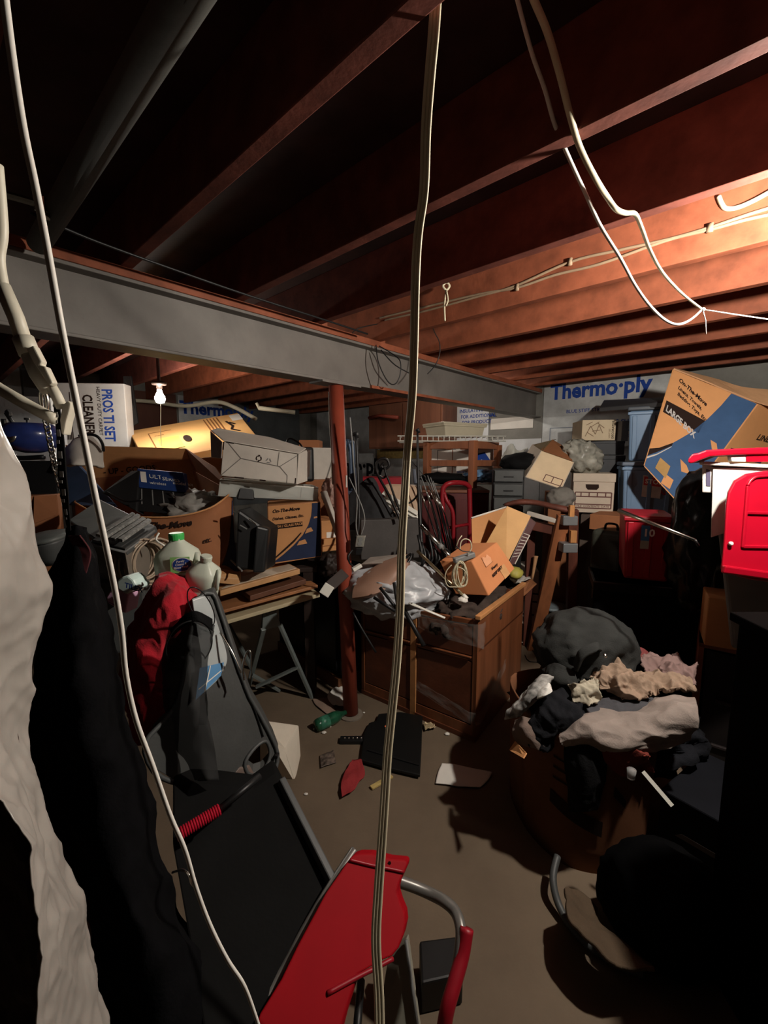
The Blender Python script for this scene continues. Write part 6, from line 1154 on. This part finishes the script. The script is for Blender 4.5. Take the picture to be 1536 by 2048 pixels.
garment('rust_shirt', 'dark rust coloured shirt hanging below the pale fleece', [[(1205, 1470, 1.40), (1235, 1474, 1.37), (1290, 1505, 1.36)], [(1208, 1510, 1.38), (1242, 1512, 1.35), (1300, 1525, 1.36)], [(1230, 1545, 1.40), (1262, 1550, 1.37), (1310, 1545, 1.38)]], KNIT('rust_shirt', (112, 50, 42)), .018, 8, 4.)
garment('grey_sleeve', 'grey sleeve hanging at the lower left corner of the heap', [[(1030, 1440, 1.56), (1045, 1432, 1.52), (1062, 1440, 1.52)], [(1030, 1475, 1.52), (1052, 1470, 1.47), (1075, 1475, 1.47)], [(1048, 1492, 1.5), (1072, 1498, 1.46), (1095, 1500, 1.46)]], KNIT('taupe_sleeve', (116, 100, 92)), .012, 8, 4.)
t = T('shade_block', 'added black block, mostly out of view, shading the bottom right corner', 'cabinet')  # block added beside the view to keep the lower right dark
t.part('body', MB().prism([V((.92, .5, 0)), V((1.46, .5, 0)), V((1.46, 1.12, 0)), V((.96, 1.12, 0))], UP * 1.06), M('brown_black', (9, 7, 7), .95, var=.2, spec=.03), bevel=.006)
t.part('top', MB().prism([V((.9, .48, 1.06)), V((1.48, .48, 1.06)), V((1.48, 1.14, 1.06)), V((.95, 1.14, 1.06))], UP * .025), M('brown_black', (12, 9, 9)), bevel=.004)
# dark box with straps, lower right
t = T('navy_carton', 'dark navy printed carton behind the clothes carton at lower right', 'box'); f = Face(V((1.0, 1.42, 0)), V((1.22, 1.12, 0)), V((1.22, 1.12, .32)), V((1.0, 1.42, .32))); t.part('body', solid(f, V((.3, .2, 0))), M('navy_box', (20, 21, 26), .8, var=.15, spec=.1), bevel=.006)
for k in (.25, .55): decal(t, f, [(.15, k), (.6, k + .02), (.65, k + .08), (.2, k + .06)], M('dull_print', (84, 74, 72), bump=0), 'printed_flag')
mb = MB(); mb.bar(P(1286, 1543, 1.3), P(1345, 1612, 1.22), .012, .006, V((0, -1, 0))); single('white_strip', 'white strip slanting out under the rust shirt', 'strip', mb, WHITEP)
mb = MB(); mb.lathe(P(1262, 1556, 1.28), [(.0, 0), (.012, 0), (.014, .03), (0, .03)], n=12); single('glass_stub', 'small clear glass stub glinting below the rust shirt', 'glass', mb, M('clear_glass', (220, 220, 220), .1, var=0, bump=0, trans=.7), smooth=True)
mb = MB(); mb.tube([Z(1115, 1712, .1), Z(1106, 1760, .07), Z(1122, 1820, .03), Z(1165, 1880, .02), Z(1230, 1925, .02), Z(1290, 1950, .03)], .012, smooth=6); single('vacuum_hose', 'dark hose curving over the floor at lower right', 'hose', mb, DGREY, smooth=True)
garment('beige_towel', 'dull beige cloth lying inside the curve of the dark hose', [[(1130, 1775, 1.2), (1160, 1780, 1.22), (1195, 1815, 1.2)], [(1140, 1840, 1.1), (1175, 1840, 1.12), (1205, 1850, 1.12)], [(1200, 1900, 1.02), (1240, 1895, 1.05), (1280, 1910, 1.05)], [(1240, 1925, 1.0), (1280, 1940, 1.0), (1310, 1940, 1.0)]], KNIT('dull_beige', (84, 70, 56)), .01, 7, 4.)
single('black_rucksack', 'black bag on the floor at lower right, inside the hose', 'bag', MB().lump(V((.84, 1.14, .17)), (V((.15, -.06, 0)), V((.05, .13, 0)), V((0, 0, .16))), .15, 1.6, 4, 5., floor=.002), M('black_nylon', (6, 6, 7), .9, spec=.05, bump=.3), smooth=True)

# ================================================================ FLOOR LITTER
t = T('green_bottle', 'green plastic bottle lying at the foot of the red post', 'bottle'); a, b_ = Z(632, 1452, .035), Z(684, 1428, .035)
mb = MB(); mb.lathe(a, [(.0, 0), (.03, 0), (.034, .01), (.034, .12), (.028, .15), (.014, .175), (.013, .2), (0, .2)], axis=b_ - a, n=20); t.part('bottle', mb, M('green_glass', (34, 84, 60), .2, var=.3, scale=20, bump=.1, coat=.5), smooth=True); t.part('label', MB().lathe(a.lerp(b_, .1), [(.0346, 0), (.0346, .06)], axis=b_ - a, n=20), M('green_label', (60, 120, 96), .4, var=.4, scale=40), smooth=True)
t = T('plastic_board', 'flat black plastic panel lying on the floor before the dresser', 'panel')
pp = [Z(u, v, .012) for u, v in [(757, 1432), (800, 1428), (845, 1436), (843, 1500), (840, 1556), (780, 1542), (721, 1525), (728, 1470), (738, 1450), (752, 1446)]]
t.part('plate', MB().prism(pp, UP * .015), M('black_sheet', (16, 17, 17), .5, bump=.05), bevel=.005); t.part('orange_dot', MB().lathe(Z(772, 1453, .028), [(.008, 0), (.008, .002), (0, .002)], n=10), M('orange_dot', (230, 120, 80), bump=0))
t.part('ridge', MB().bar(Z(735, 1500, .03), Z(838, 1530, .03), .01, .006), BLK)
t = T('studded_strip', 'black strip with a row of shiny studs left of the flat black panel', 'strip'); a, b_ = Z(680, 1480, .012), Z(728, 1480, .012); t.part('strip', MB().bar(a, b_, .045, .02), BLK, bevel=.003)
for i in range(5): t.part('stud', MB().lump(a.lerp(b_, .2 + .17 * i) + UP * .012, (V((.006, 0, 0)), V((0, .006, 0)), V((0, 0, .005))), 0, sub=2), STEEL, smooth=True)
def litter(name, label, cat, pts, m, z=.006, amp=.008, freq=12, seed=1., th=.003):
    single(name, label, cat, MB().grid(patch([[Z(u, v, z + amp) for u, v in r] for r in pts], 20, 16, amp, freq, seed), th), m, smooth=True)
litter('red_rag', 'limp red rag on the floor beside the black panel', 'rag', [[(705, 1520), (722, 1518)], [(690, 1545), (730, 1548)], [(682, 1570), (716, 1566)], [(684, 1594), (700, 1586)]], KNIT('dull_red_rag', (150, 52, 54)), amp=.012)
litter('paper_sheet', 'folded white paper sheet on the floor in front of the dresser', 'paper', [[(884, 1526), (910, 1530), (985, 1545)], [(876, 1545), (920, 1552), (975, 1560)], [(871, 1566), (920, 1572), (960, 1574)]], PAPER, amp=.005, freq=8)
litter('white_paper', 'curled white paper leaning at the foot of the red post on its left', 'paper', [[(680, 1368), (688, 1360)], [(655, 1392), (688, 1385)], [(668, 1412), (690, 1412)]], PAPER, amp=.012, freq=8)
litter('cardboard_piece', 'taupe scrap of card on the floor left of the red post', 'cardboard', [[(625, 1398), (660, 1394)], [(632, 1410), (668, 1416)], [(652, 1426), (676, 1424)]], M('taupe_card', (140, 118, 104), .8), amp=.004)
litter('printed_card', 'small dark printed card on the floor below the green bottle', 'card', [[(640, 1510), (668, 1500)], [(642, 1535), (672, 1524)]], M('photo_card', (96, 84, 76), .5, var=.8, scale=50), amp=.004)
t = T('yellow_stick', 'short yellow wooden stick on the floor below the black panel', 'stick'); t.part('stick', MB().bar(Z(742, 1576, .008), Z(784, 1552, .008), .022, .01), wood('yellow_stick', (190, 166, 104), .6, along='x'), bevel=.002)
for i, (u, v, r, lab) in enumerate([(648, 1465, .008, 'white chip just below the green bottle'), (629, 1458, .005, 'tiny white crumb at the left end of the green bottle'), (660, 1453, .005, 'tan crumb right below the green bottle'), (894, 1468, .009, 'small bright bottle cap by the dresser plinth'), (612, 1588, .006, 'white fleck alone on the open floor left of the red rag'), (728, 1425, .005, 'white crumb right of the red post foot')]):
    single('litter_crumb', lab, 'litter', MB().lump(Z(u, v, r * .7), (V((r * 1.4, 0, 0)), V((0, r, 0)), V((0, 0, r * .7))), .3, 2, 2, i * 2.), PAPER, group='crumbs on the floor')
litter('crumpled_wrapper', 'crumpled shiny wrapper on the floor before the dresser plinth', 'wrapper', [[(846, 1446), (868, 1448)], [(850, 1460), (872, 1456)]], M('gold_wrap', (196, 176, 140), .3, metal=.3, var=.3, scale=30), amp=.012, freq=30)
t = T('white_foam_box', 'white foam box lying on the floor beside the grey cart', 'box'); q = [Z(535, 1470, .0), Z(588, 1562, .0), V((-.36, 2.02, 0)), V((-.62, 2.3, 0))]
pq = [P(543, 1440, 1.95), P(597, 1452, 1.9), P(603, 1500, 1.84), P(590, 1562, 1.84), P(545, 1500, 1.84)]
t.part('body', MB().add([P(520, 1440, 2.0), P(597, 1450, 2.05), P(601, 1512, 1.98), P(590, 1563, 1.86), P(540, 1480, 1.8), P(571, 1500, 1.88), P(520, 1560, 1.9), P(600, 1500, 2.2), P(520, 1480, 2.2)], [(0, 1, 5, 4), (1, 2, 3, 5), (4, 5, 3, 6), (0, 4, 6, 8), (1, 0, 8, 7), (1, 7, 2), (2, 7, 3), (3, 7, 8, 6)]), M('white_foam', (216, 206, 190), .8, var=.05, bump=.1), bevel=.006)
mb = MB(); mb.tube([Z(1052, 1268, .006), Z(1058, 1280, .006), Z(1062, 1296, .006), Z(1072, 1308, .006), Z(1090, 1318, .006)], .004, smooth=4); mb.tube([Z(1050, 1310, .006), Z(1058, 1322, .006), Z(1075, 1324, .006)], .003, smooth=4); single('floor_wire', 'thin dark wire curling on the floor right of the dresser', 'wire', mb, BLK, smooth=True)
litter('floor_scrap', 'pale crumpled scrap on the floor right of the dresser', 'paper', [[(1040, 1262), (1052, 1270)], [(1042, 1285), (1058, 1286)]], WHITEC, amp=.02, freq=14)

# ================================================================ RED CHAIR AT THE BOTTOM
t = T('red_step_stool', 'red plastic topped folding seat with grey tube legs at the bottom of the picture', 'folding seat')
SEAT = ((716, 1708, 1.02), (811, 1848, .93), (518, 2030, .74))
def onseat(pts, o): return [p + V((0, o, o * -.4)) for p in PL(pts, *SEAT)]
o1 = [(693, 1726), (704, 1712), (716, 1708), (740, 1708), (778, 1718), (812, 1721), (815, 1730), (808, 1746), (798, 1768), (794, 1785), (800, 1806), (809, 1828), (811, 1848), (806, 1872), (796, 1898), (783, 1914), (764, 1922), (740, 1936), (716, 1950), (708, 1970), (697, 2004), (686, 2040), (668, 2110), (490, 2110), (518, 2030), (560, 1962), (594, 1892), (622, 1840), (650, 1788)]
t.part('seat', MB().prism(PL(o1, *SEAT), V((.01, .03, -.015))), M('seat_red', (150, 6, 20), .65, var=.08, bump=.05, scale=4, spec=.12), bevel=.008, seg=3)
mb = MB(); mb.tube(onseat([(700, 1718), (716, 1722), (740, 1728), (780, 1736), (808, 1742)], -.004), .004, smooth=3); t.part('front_lip', mb, REDT, smooth=True)
mb = MB(); mb.tube(onseat([(655, 1985), (690, 1966), (720, 1950), (760, 1930), (786, 1916)], -.002), .005, smooth=3); t.part('lower_fold', mb, REDT, smooth=True)
t.part('hole', MB().lathe(onseat([(779, 1724)], -.003)[0], [(.0, 0), (.004, 0), (.004, .002), (0, .002)], axis=V((0, -1, .3)), n=10), INK)
TUBE = M('grey_tube', (120, 118, 114), .35, metal=.4, var=.08, bump=.04)
mb = MB(); mb.tube([P(u, v, d) for u, v, d in [(796, 1762, 1.05), (830, 1774, 1.05), (862, 1788, 1.04), (888, 1802, 1.02), (908, 1820, 1.0), (919, 1845, .97), (922, 1880, .94), (912, 1950, .9), (895, 2010, .87), (882, 2100, .85)]], .0145, smooth=5, n=14); t.part('tube_leg', mb, TUBE, smooth=True)
mb = MB(); mb.tube([P(u, v, d) for u, v, d in [(934, 1856, .95), (925, 1910, .92), (908, 1970, .88), (893, 2025, .85), (880, 2110, .83)]], .017, smooth=4, n=12); t.part('red_sleeve', mb, REDT, smooth=True)
mb = MB(); mb.tube(onseat([(706, 1722), (694, 1740), (646, 1816), (596, 1904), (560, 1974), (506, 2064)], .05), .012, smooth=4, n=12); t.part('side_tube', mb, TUBE, smooth=True)
t.part('inner_tube', MB().tube([P(722, 1960, .93), P(710, 2110, .8)], .01), BLK, smooth=True)
t = T('ivory_board', 'off-white board standing behind the red seat at the bottom', 'board'); f = qface((748, 2090, .95), (838, 2080, .94), (812, 1880, 1.05), (776, 1912, 1.05)); t.part('plate', solid(f, V((.01, .02, 0))), M('ivory_panel', (150, 146, 132), .6), bevel=.004)
t.part('edge', MB().tube([P(812, 1880, 1.045), P(838, 2080, .935)], .005), GREYP, smooth=True)
f = Face(V((.02, .98, 0)), V((.2, .95, 0)), V((.2, .95, .34)), V((.02, .98, .34)))
single('black_storage_box', 'black box on the floor behind the red seat', 'box', MB().prism([Z(842, 2030, 0), Z(925, 2010, 0), Z(912, 1930, 0), Z(838, 1940, 0)], UP * .10), BLK, bevel=.006)

settle()
